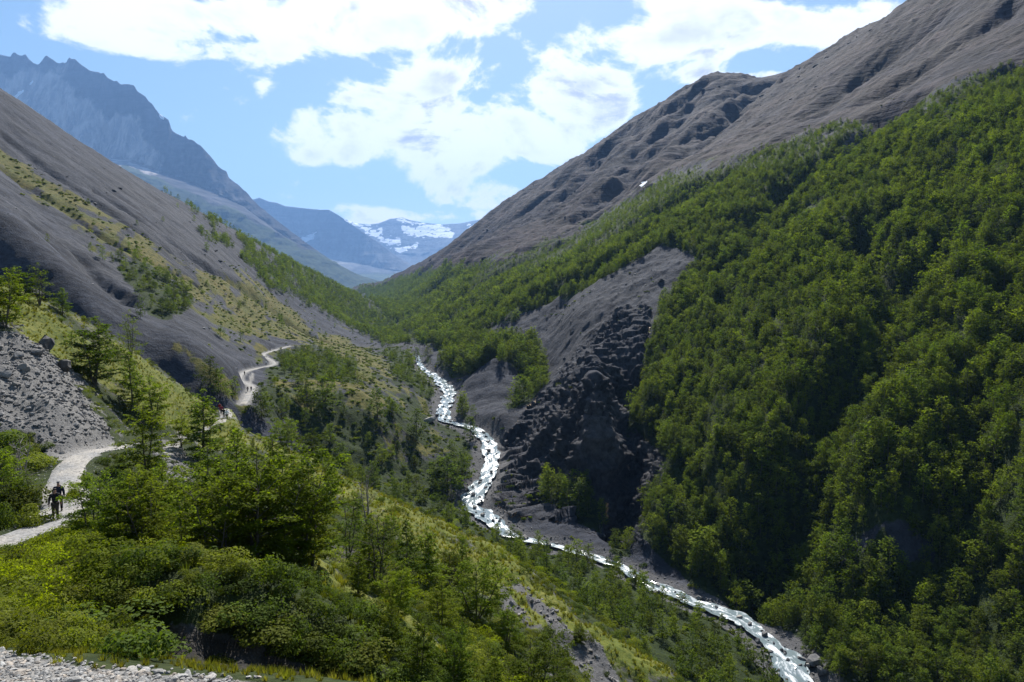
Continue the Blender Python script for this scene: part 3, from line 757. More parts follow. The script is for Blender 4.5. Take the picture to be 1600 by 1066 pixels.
def terrain_mat(name, scree, rock, grass, under, pale, px_scale, fall=None, streak=0.0):
    m, g = new_mat(name)
    co = g.n('ShaderNodeTexCoord').outputs['Object']
    at = g.n('ShaderNodeVertexColor', layer_name='mask')
    sp = g.n('ShaderNodeSeparateColor', {0: at.outputs['Color']})
    gr, un, rk = sp.outputs
    pl = at.outputs['Alpha']
    n_big = g.noise(co, 0.012 * px_scale, 5)
    n_mid = g.noise(co, 0.09 * px_scale, 5, 0.6)
    n_fine = g.noise(co, 0.8 * px_scale, 5, 0.65)
    n_grit = g.noise(co, 4.0 * px_scale, 3, 0.7)
    # scree and rock: broad tonal drift, then gravel grain
    base = g.mix(g.ramp(n_big, 0.35, 0.65), scree[0], scree[1])
    base = g.mix(g.ramp(n_mid, 0.45, 0.72), base, scree[2])
    base = g.scale(base, g.ramp(g.math('ADD', g.math('MULTIPLY', n_fine, 0.6), g.math('MULTIPLY', n_grit, 0.4)), 0.3, 0.7, 0.62, 1.45))
    if fall is not None:
        mp = g.n('ShaderNodeMapping', {'Vector': co, 'Rotation': (0, 0, -fall), 'Scale': (0.012, 0.16, 0.02)}).outputs[0]
        sn = g.noise(mp, 1.0, 6, 0.62, 0.8)
        mp2 = g.n('ShaderNodeMapping', {'Vector': co, 'Rotation': (0, 0, -fall), 'Scale': (0.03, 0.6, 0.03)}).outputs[0]
        sn2 = g.noise(mp2, 1.0, 4, 0.6, 0.4)
        base = g.scale(base, g.ramp(g.math('ADD', g.math('MULTIPLY', sn, 0.65), g.math('MULTIPLY', sn2, 0.35)), 0.32, 0.68, 1 - streak, 1 + streak))
    rcol = g.mix(g.ramp(n_mid, 0.38, 0.62), rock[0], rock[1])
    rcol = g.scale(rcol, g.ramp(n_fine, 0.3, 0.7, 0.6, 1.5))
    base = g.mix(g.math('MULTIPLY', rk, 0.9), base, rcol)
    pcol = g.scale(g.mix(n_mid, pale[0], pale[1]), g.ramp(n_grit, 0.3, 0.7, 0.75, 1.25))
    base = g.mix(pl, base, pcol)
    gcol = g.mix(g.ramp(n_mid, 0.35, 0.65), grass[0], grass[1])
    gcol = g.mix(g.ramp(n_fine, 0.42, 0.66), gcol, grass[2])
    edge = g.math('ADD', gr, g.math('MULTIPLY', g.math('SUBTRACT', n_fine, 0.5), 1.5))
    base = g.mix(g.math('MULTIPLY', g.ramp(edge, 0.35, 0.65), g.ramp(gr, 0.03, 0.25)), base, gcol)
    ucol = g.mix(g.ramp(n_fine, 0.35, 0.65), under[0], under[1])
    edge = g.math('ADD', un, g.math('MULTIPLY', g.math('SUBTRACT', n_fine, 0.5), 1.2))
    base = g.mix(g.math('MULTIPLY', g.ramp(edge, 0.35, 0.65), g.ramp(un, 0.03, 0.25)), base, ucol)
    hgt = g.math('ADD', g.math('MULTIPLY', n_fine, 0.7), g.math('MULTIPLY', n_grit, 0.3))
    bmp = g.n('ShaderNodeBump', {'Strength': 0.75, 'Distance': 0.9 / px_scale, 'Height': hgt})
    b = g.n('ShaderNodeBsdfPrincipled', {'Base Color': base, 'Roughness': 0.95, 'Specular IOR Level': 0.15, 'Normal': bmp.outputs[0]})
    finish(g, b.outputs[0])
    return m


M_near = terrain_mat('hillside', [(.095, .092, .092), (.125, .12, .115), (.065, .065, .068)], [(.022, .02, .018), (.05, .043, .036)],
                     [(.10, .115, .018), (.14, .14, .03), (.05, .07, .010)], [(.015, .024, .006), (.035, .045, .012)], [(.24, .23, .21), (.18, .17, .165)], 2.2)
VAL_ARGS = ([(.031, .034, .045), (.046, .047, .054), (.021, .023, .031)], [(.026, .026, .030), (.064, .061, .063)],
            [(.080, .082, .016), (.115, .095, .026), (.042, .050, .011)], [(.013, .022, .005), (.026, .038, .008)], [(.24, .23, .215), (.20, .19, .18)], 0.55)
M_scree = terrain_mat('scree_valley_side', *VAL_ARGS, fall=R(-8), streak=0.55)
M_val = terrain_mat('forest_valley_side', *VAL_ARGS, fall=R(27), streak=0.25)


def mountain_mat(name, a, b, c, snow=None, veg=None, sc=0.004, band=None):
    m, g = new_mat(name)
    co = g.n('ShaderNodeTexCoord').outputs['Object']
    at = g.n('ShaderNodeVertexColor', layer_name='mask')
    sp = g.n('ShaderNodeSeparateColor', {0: at.outputs['Color']})
    n0 = g.noise(co, sc, 6, 0.6)
    n1 = g.noise(g.vmath('MULTIPLY', co, (1, 1, 0.25)), sc * 5, 6, 0.65)
    n2 = g.noise(g.vmath('MULTIPLY', co, (0.25, 0.25, 2.2)), sc * 4, 5, 0.6)
    col = g.mix(g.ramp(n0, 0.35, 0.65), a, b)
    col = g.scale(col, g.ramp(n1, 0.32, 0.68, 0.42, 1.6))
    col = g.scale(col, g.ramp(n2, 0.35, 0.65, 0.58, 1.38))
    col = g.mix(sp.outputs[2], col, g.scale(g.mix(g.ramp(n1, 0.35, 0.62), c, (c[0] * .45, c[1] * .45, c[2] * .5)), g.ramp(n0, 0.3, 0.7, 0.85, 1.15)))
    if veg:
        nv = g.noise(co, sc * 9, 5, 0.65)
        vc = g.mix(g.ramp(nv, 0.4, 0.62), veg[0], veg[1])
        e = g.math('ADD', sp.outputs[1], g.math('MULTIPLY', g.math('SUBTRACT', n1, 0.5), 0.9))
        col = g.mix(g.ramp(e, 0.42, 0.58), col, vc)
    if snow:
        ns = g.noise(g.vmath('MULTIPLY', co, (1, 0.6, 1.6)), sc * 8, 7, 0.65)
        e = g.math('ADD', sp.outputs[0], g.math('MULTIPLY', g.math('SUBTRACT', ns, 0.5), 3.4))
        col = g.mix(g.math('MULTIPLY', g.ramp(e, 0.62, 0.72), g.ramp(sp.outputs[0], 0.08, 0.2)), col, (.80, .82, .86))
    bmp = g.n('ShaderNodeBump', {'Strength': 0.8, 'Distance': 0.06 / sc, 'Height': g.math('ADD', g.math('ADD', n1, n2), g.math('MULTIPLY', n0, 0.5))})
    b_ = g.n('ShaderNodeBsdfPrincipled', {'Base Color': col, 'Roughness': 0.95, 'Specular IOR Level': 0.1, 'Normal': bmp.outputs[0]})
    finish(g, b_.outputs[0])
    return m


M_top = mountain_mat('bare_mountain', (.019, .018, .024), (.037, .029, .029), (.080, .068, .060), snow=True, veg=((.02, .035, .008), (.05, .06, .016)), sc=0.012)
M_left = mountain_mat('left_mountain', (.026, .026, .031), (.040, .038, .043), (.46, .41, .38), snow=True, veg=((.014, .024, .006), (.030, .045, .010)), sc=0.0016)
M_far = mountain_mat('far_mountain', (.045, .046, .052), (.070, .068, .068), (.20, .19, .18), snow=True, veg=((.03, .04, .012), (.06, .075, .02)), sc=0.0008)


def leaf_mat(name, dark, light, tip=None, trans=0.42):
    """two-sided leaves that let the sun through; each leaf and each plant has its own tone"""
    m, g = new_mat(name)
    tone = g.n('ShaderNodeAttribute', attribute_name='tone').outputs['Fac']
    rnd = g.n('ShaderNodeObjectInfo').outputs['Random']
    col = g.mix(tone, dark, light)
    col = g.mix(g.math('MULTIPLY', g.ramp(rnd, 0.0, 1.0, smooth=False), 0.7), col, tip or light)
    col = g.scale(col, g.ramp(g.math('FRACT', g.math('MULTIPLY', rnd, 7.31)), 0, 1, 0.58, 1.34, False))
    d = g.n('ShaderNodeBsdfPrincipled', {'Base Color': col, 'Roughness': 0.75, 'Specular IOR Level': 0.04})
    tcol = g.vmath('MULTIPLY', col, (1.9, 2.0, 0.45))
    t = g.n('ShaderNodeBsdfTranslucent', {'Color': tcol})
    mx = g.n('ShaderNodeMixShader', {0: trans, 1: d.outputs[0], 2: t.outputs[0]})
    finish(g, mx.outputs[0])
    return m


M_leaf = leaf_mat('beech_leaves', (.030, .058, .006), (.110, .158, .013), (.145, .165, .013), 0.47)
M_leaf_far = leaf_mat('forest_leaves', (.022, .042, .005), (.090, .130, .010), (.120, .142, .011), 0.37)
M_leaf_red = leaf_mat('turning_leaves', (.11, .045, .01), (.20, .08, .012), None, 0.45)
M_heath = leaf_mat('heath_leaves', (.034, .050, .008), (.125, .150, .020), (.16, .17, .03), 0.32)
M_bright = leaf_mat('bright_bush_leaves', (.050, .078, .005), (.155, .185, .010), (.17, .195, .012), 0.42)
M_darkbush = leaf_mat('dark_bush_leaves', (.026, .046, .010), (.072, .102, .018), (.085, .11, .02), 0.32)
M_grass = leaf_mat('grass_blades', (.070, .085, .014), (.15, .15, .030), (.17, .145, .045), 0.35)


def simple(name, col, rough=0.8, var=0.25, scale=20.0, spec=0.2):
    m, g = new_mat(name)
    co = g.n('ShaderNodeTexCoord').outputs['Object']
    n = g.noise(co, scale, 4, 0.6)
    c = g.scale(g.n('ShaderNodeRGB').outputs[0], g.ramp(n, 0.3, 0.7, 1 - var, 1 + var))
    c.node.inputs[0].links[0].from_node.outputs[0].default_value = (*col, 1)
    b = g.n('ShaderNodeBsdfPrincipled', {'Base Color': c, 'Roughness': rough, 'Specular IOR Level': spec})
    finish(g, b.outputs[0])
    return m


M_bark = simple('bark', (.10, .085, .07), .9, .4, 6)
M_dead = simple('dead_wood', (.20, .18, .16), .9, .3, 6)


def stone_mat(name, a, b, warm):
    m, g = new_mat(name)
    co = g.n('ShaderNodeTexCoord').outputs['Object']
    rnd = g.n('ShaderNodeObjectInfo').outputs['Random']
    n = g.noise(co, 3.0, 6, 0.65)
    c = g.mix(g.ramp(n, 0.35, 0.65), a, b)
    c = g.mix(g.math('MULTIPLY', g.ramp(rnd, 0.55, 1.0), 0.7), c, warm)
    c = g.scale(c, g.ramp(g.math('FRACT', g.math('MULTIPLY', rnd, 5.17)), 0, 1, 0.7, 1.25, False))
    bmp = g.n('ShaderNodeBump', {'Strength': 0.5, 'Distance': 0.05, 'Height': g.noise(co, 9.0, 5, 0.65)})
    s = g.n('ShaderNodeBsdfPrincipled', {'Base Color': c, 'Roughness': 0.85, 'Specular IOR Level': 0.25, 'Normal': bmp.outputs[0]})
    finish(g, s.outputs[0])
    return m


M_stone = stone_mat('pale_stone', (.26, .25, .24), (.40, .39, .37), (.42, .35, .28))
M_rubble = stone_mat('grey_rubble', (.11, .107, .105), (.20, .19, .185), (.17, .15, .13))
M_crag = stone_mat('crag_rock', (.034, .033, .038), (.075, .072, .074), (.085, .078, .072))
M_wet = stone_mat('river_rock', (.07, .07, .075), (.16, .155, .15), (.30, .28, .25))


def water_mat():
    m, g = new_mat('white_water')
    uv = g.n('ShaderNodeAttribute', attribute_name='flow').outputs['Vector']
    n1 = g.noise(g.vmath('MULTIPLY', uv, (1.0, 0.38, 1.0)), 0.5, 6, 0.62, 0.8)
    n2 = g.noise(g.vmath('MULTIPLY', uv, (1.0, 0.30, 1.0)), 3.2, 4, 0.65, 0.8)
    f = g.math('ADD', g.math('MULTIPLY', n1, 0.78), g.math('MULTIPLY', n2, 0.22))
    foam = g.ramp(f, 0.47, 0.64)
    col = g.mix(foam, (.13, .165, .175), (.60, .63, .66))
    bmp = g.n('ShaderNodeBump', {'Strength': 0.4, 'Distance': 0.25, 'Height': f})
    b = g.n('ShaderNodeBsdfPrincipled', {'Base Color': col, 'Roughness': g.ramp(foam, 0, 1, 0.12, 0.6), 'Specular IOR Level': 0.5, 'IOR': 1.33, 'Normal': bmp.outputs[0]})
    finish(g, b.outputs[0])
    return m


def path_mat():
    m, g = new_mat('gravel_path')
    co = g.n('ShaderNodeTexCoord').outputs['Object']
    n0 = g.noise(co, 0.35, 4)
    v = g.n('ShaderNodeTexVoronoi', {'Vector': co, 'Scale': 7.0, 'Randomness': 1.0})
    v2 = g.n('ShaderNodeTexVoronoi', {'Vector': co, 'Scale': 19.0, 'Randomness': 1.0})
    c = g.mix(g.ramp(n0, 0.4, 0.62), (.20, .195, .19), (.27, .25, .225))
    sep = g.n('ShaderNodeSeparateColor', {0: v.outputs['Color']})
    c = g.scale(c, g.ramp(sep.outputs[0], 0, 1, 0.72, 1.3, False))
    sep2 = g.n('ShaderNodeSeparateColor', {0: v2.outputs['Color']})
    c = g.scale(c, g.ramp(sep2.outputs[0], 0, 1, 0.85, 1.15, False))
    h = g.math('SUBTRACT', 1.0, v.outputs['Distance'])
    bmp = g.n('ShaderNodeBump', {'Strength': 0.6, 'Distance': 0.06, 'Height': h})
    b = g.n('ShaderNodeBsdfPrincipled', {'Base Color': c, 'Roughness': 0.9, 'Specular IOR Level': 0.2, 'Normal': bmp.outputs[0]})
    finish(g, b.outputs[0])
    return m


M_water = water_mat()
M_path = path_mat()


# ------------------------------------------------------------------ terrain meshes


def sheet_mesh(name, sh, mask, mat, sel=None, shade_smooth=True):
    ny, nx = sh.X.shape
    Fq = grid_faces(ny, nx)
    V = np.stack([sh.X, sh.Y, sh.Z], -1).reshape(-1, 3)
    A = mask.reshape(-1, 4)
    if sel is not None:
        keep = sel.reshape(-1)[Fq[:, 0]] >= 0.5
        Fq = Fq[keep]
        used = np.zeros(len(V), bool)
        used[Fq.reshape(-1)] = True
        idx = np.cumsum(used) - 1
        V, A, Fq = V[used], A[used], idx[Fq]
    me = mesh_np(name, V, Fq, mat, {'mask': ('FLOAT_COLOR', A)}, shade_smooth)
    return tag(add(name, me), kind='structure')


sheet_mesh('near_hillside', near, n_mask, M_near)
isrock = v_top > 0.5
isleft = (right_side < 0.5)
sheet_mesh('scree_slope', val, v_mask, M_scree, (isleft & ~isrock).astype(float))
iscliff = (m_rock > 0.5) & ~isleft & ~isrock
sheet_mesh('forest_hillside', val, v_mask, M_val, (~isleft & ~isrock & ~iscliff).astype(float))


class Shell:
    pass


def upsample(A, k):
    """bilinear refinement of a grid array"""
    n0, n1 = A.shape[:2]
    i, j = np.linspace(0, n0 - 1, (n0 - 1) * k + 1), np.linspace(0, n1 - 1, (n1 - 1) * k + 1)
    i0, j0 = np.minimum(i.astype(int), n0 - 2), np.minimum(j.astype(int), n1 - 2)
    ti, tj = i - i0, j - j0
    if A.ndim == 3:
        ti, tj = ti[:, None, None], tj[None, :, None]
    else:
        ti, tj = ti[:, None], tj[None, :]
    R0 = A[i0][:, j0] * (1 - tj) + A[i0][:, j0 + 1] * tj
    R1 = A[i0 + 1][:, j0] * (1 - tj) + A[i0 + 1][:, j0 + 1] * tj
    return R0 * (1 - ti) + R1 * ti


# the cliff is pushed in and out along its own normals: angular blocks stacked on the face
nrm = np.stack([-gx_, -(gz - gx_ * (val.X / val.Y)), np.ones_like(gx_)], -1)
for _ in range(3):
    nrm[1:-1, 1:-1] = (nrm[1:-1, 1:-1] * 2 + nrm[:-2, 1:-1] + nrm[2:, 1:-1] + nrm[1:-1, :-2] + nrm[1:-1, 2:]) / 6
rr_, cc_ = np.nonzero(iscliff)
r0_, r1_, c0_, c1_ = rr_.min() - 1, rr_.max() + 2, cc_.min() - 1, cc_.max() + 2
KU = 3
U = lambda A: upsample(A[r0_:r1_, c0_:c1_], KU)
cl = Shell()
cl.X, cl.Y, cl.Z, un, ual, umc, ukf = U(val.X), U(val.Y), U(val.Z), U(nrm), U(along), U(m_cliff), U(keepf)
un /= np.linalg.norm(un, axis=-1)[..., None]
tq = ual + 2.5 * fbm(ual / 12, cl.Z / 12, 3, 401)
zq = cl.Z + 2.0 * fbm(ual / 9, cl.Z / 9, 3, 402)
push = blocks(tq / 11, zq / 15, 411) * 2.2 + blocks(tq / 4.6, zq / 4.6, 421) * 1.5 + blocks(tq / 1.9, zq / 1.7, 431) * 0.75 + fbm(tq / 0.9, zq / 0.9, 2, 432) * 0.2
push *= smooth(0.25, 0.75, umc) * ukf
lam_ = cl.Z / 2.6 + 0.7 * fbm(ual / 14, cl.Z / 14, 3, 434)
push += 0.45 * smooth(0.25, 0.75, umc) * (np.abs((lam_ % 1.0) - 0.5) * 4 - 1)
push -= 1.6 * smooth(0.62, 0.9, fbm(ual / 7, cl.Z / 60, 3, 433, 0.5, True)) * smooth(0.25, 0.75, umc)
cl.X, cl.Y, cl.Z = cl.X + un[..., 0] * push, cl.Y + un[..., 1] * push, cl.Z + un[..., 2] * push
ci_ = np.minimum((np.arange(cl.X.shape[0]) // KU), r1_ - r0_ - 2)
cj_ = np.minimum((np.arange(cl.X.shape[1]) // KU), c1_ - c0_ - 2)
sheet_mesh('rock_cliff', cl, U(v_mask), M_val, iscliff[r0_:r1_, c0_:c1_][ci_][:, cj_].astype(float), False)
isrock_ = isrock
fringe = smooth(-26, 4, vpy + wob - treeline(vpx)) * smooth(0.0, 0.5, fbm(val.X / 40, val.Y / 40, 4, 97) + 0.25)
pale_top = smooth(0.1, 0.5, fbm((along) / 30, fall / 200, 4, 98)) * 0.5
t_mask = np.stack([m_snow * 1.4, fringe * 0.8, pale_top, np.ones_like(fringe)], -1)
sheet_mesh('bare_mountain', val, t_mask, M_top, isrock.astype(float))


def loft_mesh(name, rows, nx, ny, amp, seed, x0, x1, scale, mat, maskf):
    X, Y, Z, PX, PY = loft(name, rows, nx, ny, amp, seed, x0, x1, scale, 1.0 if name == 'back_ridge' else 3.2)
    mk = maskf(PX, PY, X, Y, Z)
    me = mesh_np(name, np.stack([X, Y, Z], -1).reshape(-1, 3), grid_faces(ny, nx), mat, {'mask': ('FLOAT_COLOR', mk.reshape(-1, 4))}, True)
    return tag(add(name, me), kind='structure')


def mk_left(px, py, X, Y, Z):
    green = smooth(-6, 6, py - np.interp(px, [-260, 200, 230, 300, 380, 450, 520, 600], [300, 262, 274, 303, 336, 375, 402, 420]) + 8 * fbm(px / 25, py / 25, 3, 3))
    pale = soft(px, py, [[(-260, 110), (0, 120), (50, 108), (80, 112), (100, 130), (140, 160), (185, 186), (215, 188), (222, 215), (250, 240), (252, 262), (235, 275), (150, 260), (80, 210), (-260, 200)], [(78, 122), (96, 104), (99, 106), (82, 130)]], 4, 14, px, py, 0.06)
    snow = soft(px, py, [[(20, 152), (36, 140), (38, 143), (24, 154)], [(45, 130), (52, 126), (52, 129), (46, 133)], [(248, 180), (254, 178), (256, 186), (250, 185)]], 1.5)
    return np.stack([snow * 1.5, green, pale * (1 - green), np.ones_like(px)], -1)


def mk_far(px, py, X, Y, Z):
    snow = soft(px, py, [[(466, 376), (480, 366), (494, 364), (490, 374), (474, 380)], [(536, 342), (545, 345), (556, 352), (546, 350)]], 2)
    pale = soft(px, py, [[(480, 384), (505, 372), (502, 380), (486, 386)], [(508, 400), (530, 392), (545, 398), (562, 416), (540, 420), (515, 415)]], 5, 6, px, py, 0.1)
    green = smooth(418, 432, py) * 0.7
    return np.stack([snow, green, pale, np.ones_like(px)], -1)


def mk_snow(px, py, X, Y, Z):
    snow = soft(px, py, [[(560, 352), (590, 360), (600, 372), (625, 372), (628, 382), (604, 384), (590, 374), (566, 362)], [(588, 352), (595, 356), (600, 368), (592, 364)], [(626, 351), (650, 355), (672, 349), (700, 356), (712, 364), (706, 374), (684, 372), (660, 372), (640, 368), (628, 362)],
                         [(608, 388), (640, 384), (660, 376), (650, 388), (625, 396)], [(730, 352), (744, 349), (742, 356), (732, 360)], [(535, 341), (560, 349), (575, 351), (592, 349), (575, 354), (550, 352)], [(612, 342), (630, 340), (640, 346), (700, 352), (690, 355), (640, 350)]], 4)
    snow = np.maximum(snow * 1.0, 0.16 * smooth(420, 370, py))
    pale = smooth(385, 405, py) * 0.4
    return np.stack([snow, 0 * px, pale, np.ones_like(px)], -1)


loft_mesh('left_mountain', left_rows, 430, 150, 260, 11, -260, 600, 560, M_left, mk_left)
loft_mesh('far_mountain', farblue, 200, 70, 290, 12, 360, 640, 900, M_far, mk_far)
loft_mesh('snowy_mountain', snowridge, 200, 70, 260, 13, 500, 800, 900, M_far, mk_snow)
loft_mesh('back_ridge', backridge, 120, 40, 18, 14, 1120, 1330, 120, M_top, lambda px, py, X, Y, Z: np.stack([0 * px, 0 * px, 0 * px + .2, 1 + 0 * px], -1))


# ------------------------------------------------------------------ river and paths: ribbons laid on their levelled beds


def ribbon(name, c, across, mat, lift, edge_noise=0.25, wave=0.0, kind='structure', seed=1, trim=0):
    c = c[trim:] if trim else c
    P = c[:, :2]
    T = np.gradient(P, axis=0)
    T /= np.linalg.norm(T, axis=1)[:, None] + 1e-9
    Nn = np.stack([-T[:, 1], T[:, 0]], 1)
    s = np.concatenate([[0], np.cumsum(np.linalg.norm(np.diff(P, axis=0), axis=1))])
    n = max(int(s[-1] / (0.9 if across > 6 else 0.5)), 20)
    q = np.linspace(0, s[-1], n)
    cx, cy, cz, cw = [np.interp(q, s, c[:, k]) for k in range(4)]
    nx, ny = np.interp(q, s, Nn[:, 0]), np.interp(q, s, Nn[:, 1])
    wl = cw * 0.5 * (1 + edge_noise * 2 * fbm(q / 4, q * 0 + 3, 3, seed))
    wr = cw * 0.5 * (1 + edge_noise * 2 * fbm(q / 4, q * 0 + 9, 3, seed + 5))
    t = np.linspace(-1, 1, across)[None, :]
    off = np.where(t < 0, t * wl[:, None], t * wr[:, None])
    X = cx[:, None] + nx[:, None] * off
    Y = cy[:, None] + ny[:, None] * off
    Z = cz[:, None] + lift + 0 * off
    if wave:
        Z = Z + wave * (fbm(X / 2.6, Y / 2.6, 3, seed + 8) + 0.8 * fbm(X / 1.1, Y / 1.1, 2, seed + 9)) * (1 - np.abs(t) ** 4)
    else:
        Z = Z + 0.03 * (1 - t ** 2) - 0.10 * np.abs(t) ** 8
    fl = np.stack([off, q[:, None] + 0 * off, 0 * off], -1).reshape(-1, 3)
    me = mesh_np(name, np.stack([X, Y, Z], -1).reshape(-1, 3), grid_faces(n, across), mat, {'flow': ('FLOAT_VECTOR', fl)}, True)
    return tag(add(name, me), kind=kind)


ribbon('river', river_c[river_c[:, 1] < 545], 15, M_water, 0.0, 0.30, 0.24, seed=4)
ribbon('path', path_c, 9, M_path, 0.06, 0.16, seed=6)
ribbon('path', far_c, 5, M_path, 0.12, 0.10, seed=7)

# ------------------------------------------------------------------ plants: generators


def tube(pts, rad, sides=5):
    """vertices and quads of a tapering tube along points"""
    P = np.asarray(pts, float)
    n = len(P)
    T = np.gradient(P, axis=0)
    T /= np.linalg.norm(T, axis=1)[:, None] + 1e-9
    ref = np.where(np.abs(T[:, 2:3]) > 0.9, np.array([[1.0, 0, 0]]), np.array([[0, 0, 1.0]]))
    A = np.cross(T, ref)
    A /= np.linalg.norm(A, axis=1)[:, None] + 1e-9
    B = np.cross(T, A)
    ang = np.arange(sides) / sides * 2 * math.pi
    V = P[:, None, :] + (A[:, None, :] * np.cos(ang)[None, :, None] + B[:, None, :] * np.sin(ang)[None, :, None]) * np.asarray(rad)[:, None, None]
    i = np.arange((n - 1) * sides)
    r, c = i // sides, i % sides
    Fq = np.stack([r * sides + c, r * sides + (c + 1) % sides, (r + 1) * sides + (c + 1) % sides, (r + 1) * sides + c], 1)
    return V.reshape(-1, 3), Fq


class Acc:
    def __init__(s):
        s.V, s.F, s.n = [], [], 0

    def put(s, V, Fq):
        s.V.append(V)
        s.F.append(Fq + s.n)
        s.n += len(V)

    def get(s):
        return np.concatenate(s.V), np.concatenate(s.F)


def leaf_quads(C, Nrm, size, rng, aspect=0.62):
    """one pointed quad per centre"""
    n = len(C)
    Nn = Nrm / (np.linalg.norm(Nrm, axis=1)[:, None] + 1e-9)
    ref = rng.normal(size=(n, 3))
    A = np.cross(Nn, ref)
    A /= np.linalg.norm(A, axis=1)[:, None] + 1e-9
    B = np.cross(Nn, A)
    sz = (np.asarray(size) * rng.uniform(0.7, 1.3, n))[:, None]
    V = np.stack([C - A * sz * .5, C + B * sz * .5 * aspect + A * sz * .1, C + A * sz * .5, C - B * sz * .5 * aspect + A * sz * .1], 1).reshape(-1, 3)
    return V, np.arange(n * 4).reshape(n, 4)


def tree_parts(seed, h, r, nb, twig_gap, leaf, per, base=0.10, conic=0.5, lean=0.05, droop=0.22, limb_sides=4, sparse=0.0, up=0.75, stems=2, spread=0.22, thick=0.38, twr=1.0):
    """a southern beech: slim stems, rising limbs, and flat layered sprays of leaves. returns trunk (V,F), crown (V,F,tone)"""
    rng = np.random.default_rng(seed)
    acc = Acc()
    nz = 7
    zz = np.linspace(0, 1, nz)
    st = []
    a0 = rng.uniform(0, 6.28)
    for k in range(stems):
        az = a0 + k * 6.28 / stems + rng.normal(0, .4)
        hk = h * (0.96 if k == 0 else rng.uniform(.72, .92))
        sp = spread * r * (0.35 if k == 0 else rng.uniform(.8, 1.6))
        off = np.cumsum(rng.normal(0, lean * h / nz, (nz, 2)), 0)
        off[0] = 0
        tp = np.stack([off[:, 0] + math.cos(az) * sp * zz ** .8 * 1.2, off[:, 1] + math.sin(az) * sp * zz ** .8 * 1.2, zz * hk], 1)
        tp[0, 2] = -0.5
        acc.put(*tube(tp, (0.0125 if stems > 1 else 0.015) * h * (1 - zz * 0.93) ** 0.9 + 0.006, 6))
        st.append((tp, hk))
    LC = []
    ga = rng.uniform(0, 6.28)
    lump = rng.uniform(0, 6.28, 3)
    for k in range(nb):
        tp, hk = st[k % stems]
        t = base + (0.985 - base) * max((k + rng.uniform(-.3, .3)) / max(nb - 1, 1), 0.0) ** 0.9
        t = min(max(t, base), 0.985)
        z0 = t * hk
        s = (z0 / h - base) / (1 - base)
        prof = max(1 - s, 0.02) ** conic * min(1.0, 0.62 + s * 1.9)
        ga += 2.399 + rng.normal(0, 0.4)
        az = ga
        L = r * prof * rng.uniform(0.55, 1.12) * (1 + 0.2 * math.sin(2 * az + lump[0]) + 0.16 * math.sin(3 * az + lump[1] + 2 * s)) + 0.12 * r * (1 - s) + 0.05 * r
        if rng.random() < sparse:
            L *= 0.5
        el = 0.08 + up * s + rng.normal(0, 0.14)
        p0 = np.array([np.interp(t, zz, tp[:, 0]), np.interp(t, zz, tp[:, 1]), z0])
        q = np.linspace(0, 1, 5)
        d = np.array([math.cos(az), math.sin(az)])
        sd = np.array([-d[1], d[0]])
        bend = rng.normal(0, 0.14) * L
        hz = L * math.cos(el) * q
        vz = L * math.sin(el) * q + L * (0.16 * q - droop * q ** 2 * (1 - 0.5 * s))
        bp = np.stack([p0[0] + d[0] * hz + sd[0] * bend * q ** 2, p0[1] + d[1] * hz + sd[1] * bend * q ** 2, p0[2] + vz], 1)
        if limb_sides:
            acc.put(*tube(bp, (0.0050 * h * (1 - 0.6 * s)) * (1 - 0.88 * q) + 0.003, limb_sides))
        nt = max(int(L / twig_gap), 2)
        for side in (-1, 1):
            qs = 0.18 + 0.82 * (np.arange(nt) + rng.uniform(0.1, 0.9, nt)) / nt
            tl = twr * (0.50 * L * (1.08 - qs) + 0.10 * r) * rng.uniform(0.6, 1.2, nt)
            ang = az + side * rng.uniform(0.35, 1.05, nt)
            bx = np.stack([np.interp(qs, q, bp[:, i]) for i in range(3)], 1)
            tilt = rng.normal(0.05, 0.22, nt)
            for j in range(nt):
                m = max(int(per * (0.45 + tl[j] / (0.4 * r))), 2)
                f = rng.uniform(0.0, 1.0, m) ** 0.8
                c = bx[j] + np.stack([np.cos(ang[j]) * tl[j] * f, np.sin(ang[j]) * tl[j] * f, rng.normal(0, leaf * thick, m) + tilt[j] * tl[j] * f - 0.16 * tl[j] * f ** 2], 1)
                c[:, :2] += rng.normal(0, leaf * 0.55, (m, 2))
                LC.append(c)
    C = np.concatenate(LC)
    C = C[C[:, 2] > 0.02 * h]
    n = len(C)
    Nn = np.stack([rng.normal(0, 0.5, n), rng.normal(0, 0.5, n), np.ones(n)], 1)
    V, Fq = leaf_quads(C, Nn, leaf, rng)
    clump = fbm(C[:, 0] * 1.1 / max(r, .1) * 2.5 + 7, C[:, 2] * 0.9 + C[:, 1] * 1.3, 2, seed + 1) * 0.5 + 0.5
    tone = np.clip(0.55 * clump + 0.45 * rng.random(n) + 0.12 * (C[:, 2] / h - 0.5), 0, 1)
    return acc.get(), (V, Fq, np.repeat(tone, 4))


def tree_mesh(name, seed, leafmat=None, **kw):
    (tv, tf), (cv, cf, tone) = tree_parts(seed, **kw)
    return mesh_np('trunk_' + name, tv, tf, M_bark, None, True), mesh_np('crown_' + name, cv, cf, leafmat or M_leaf, {'tone': ('FLOAT', tone)})


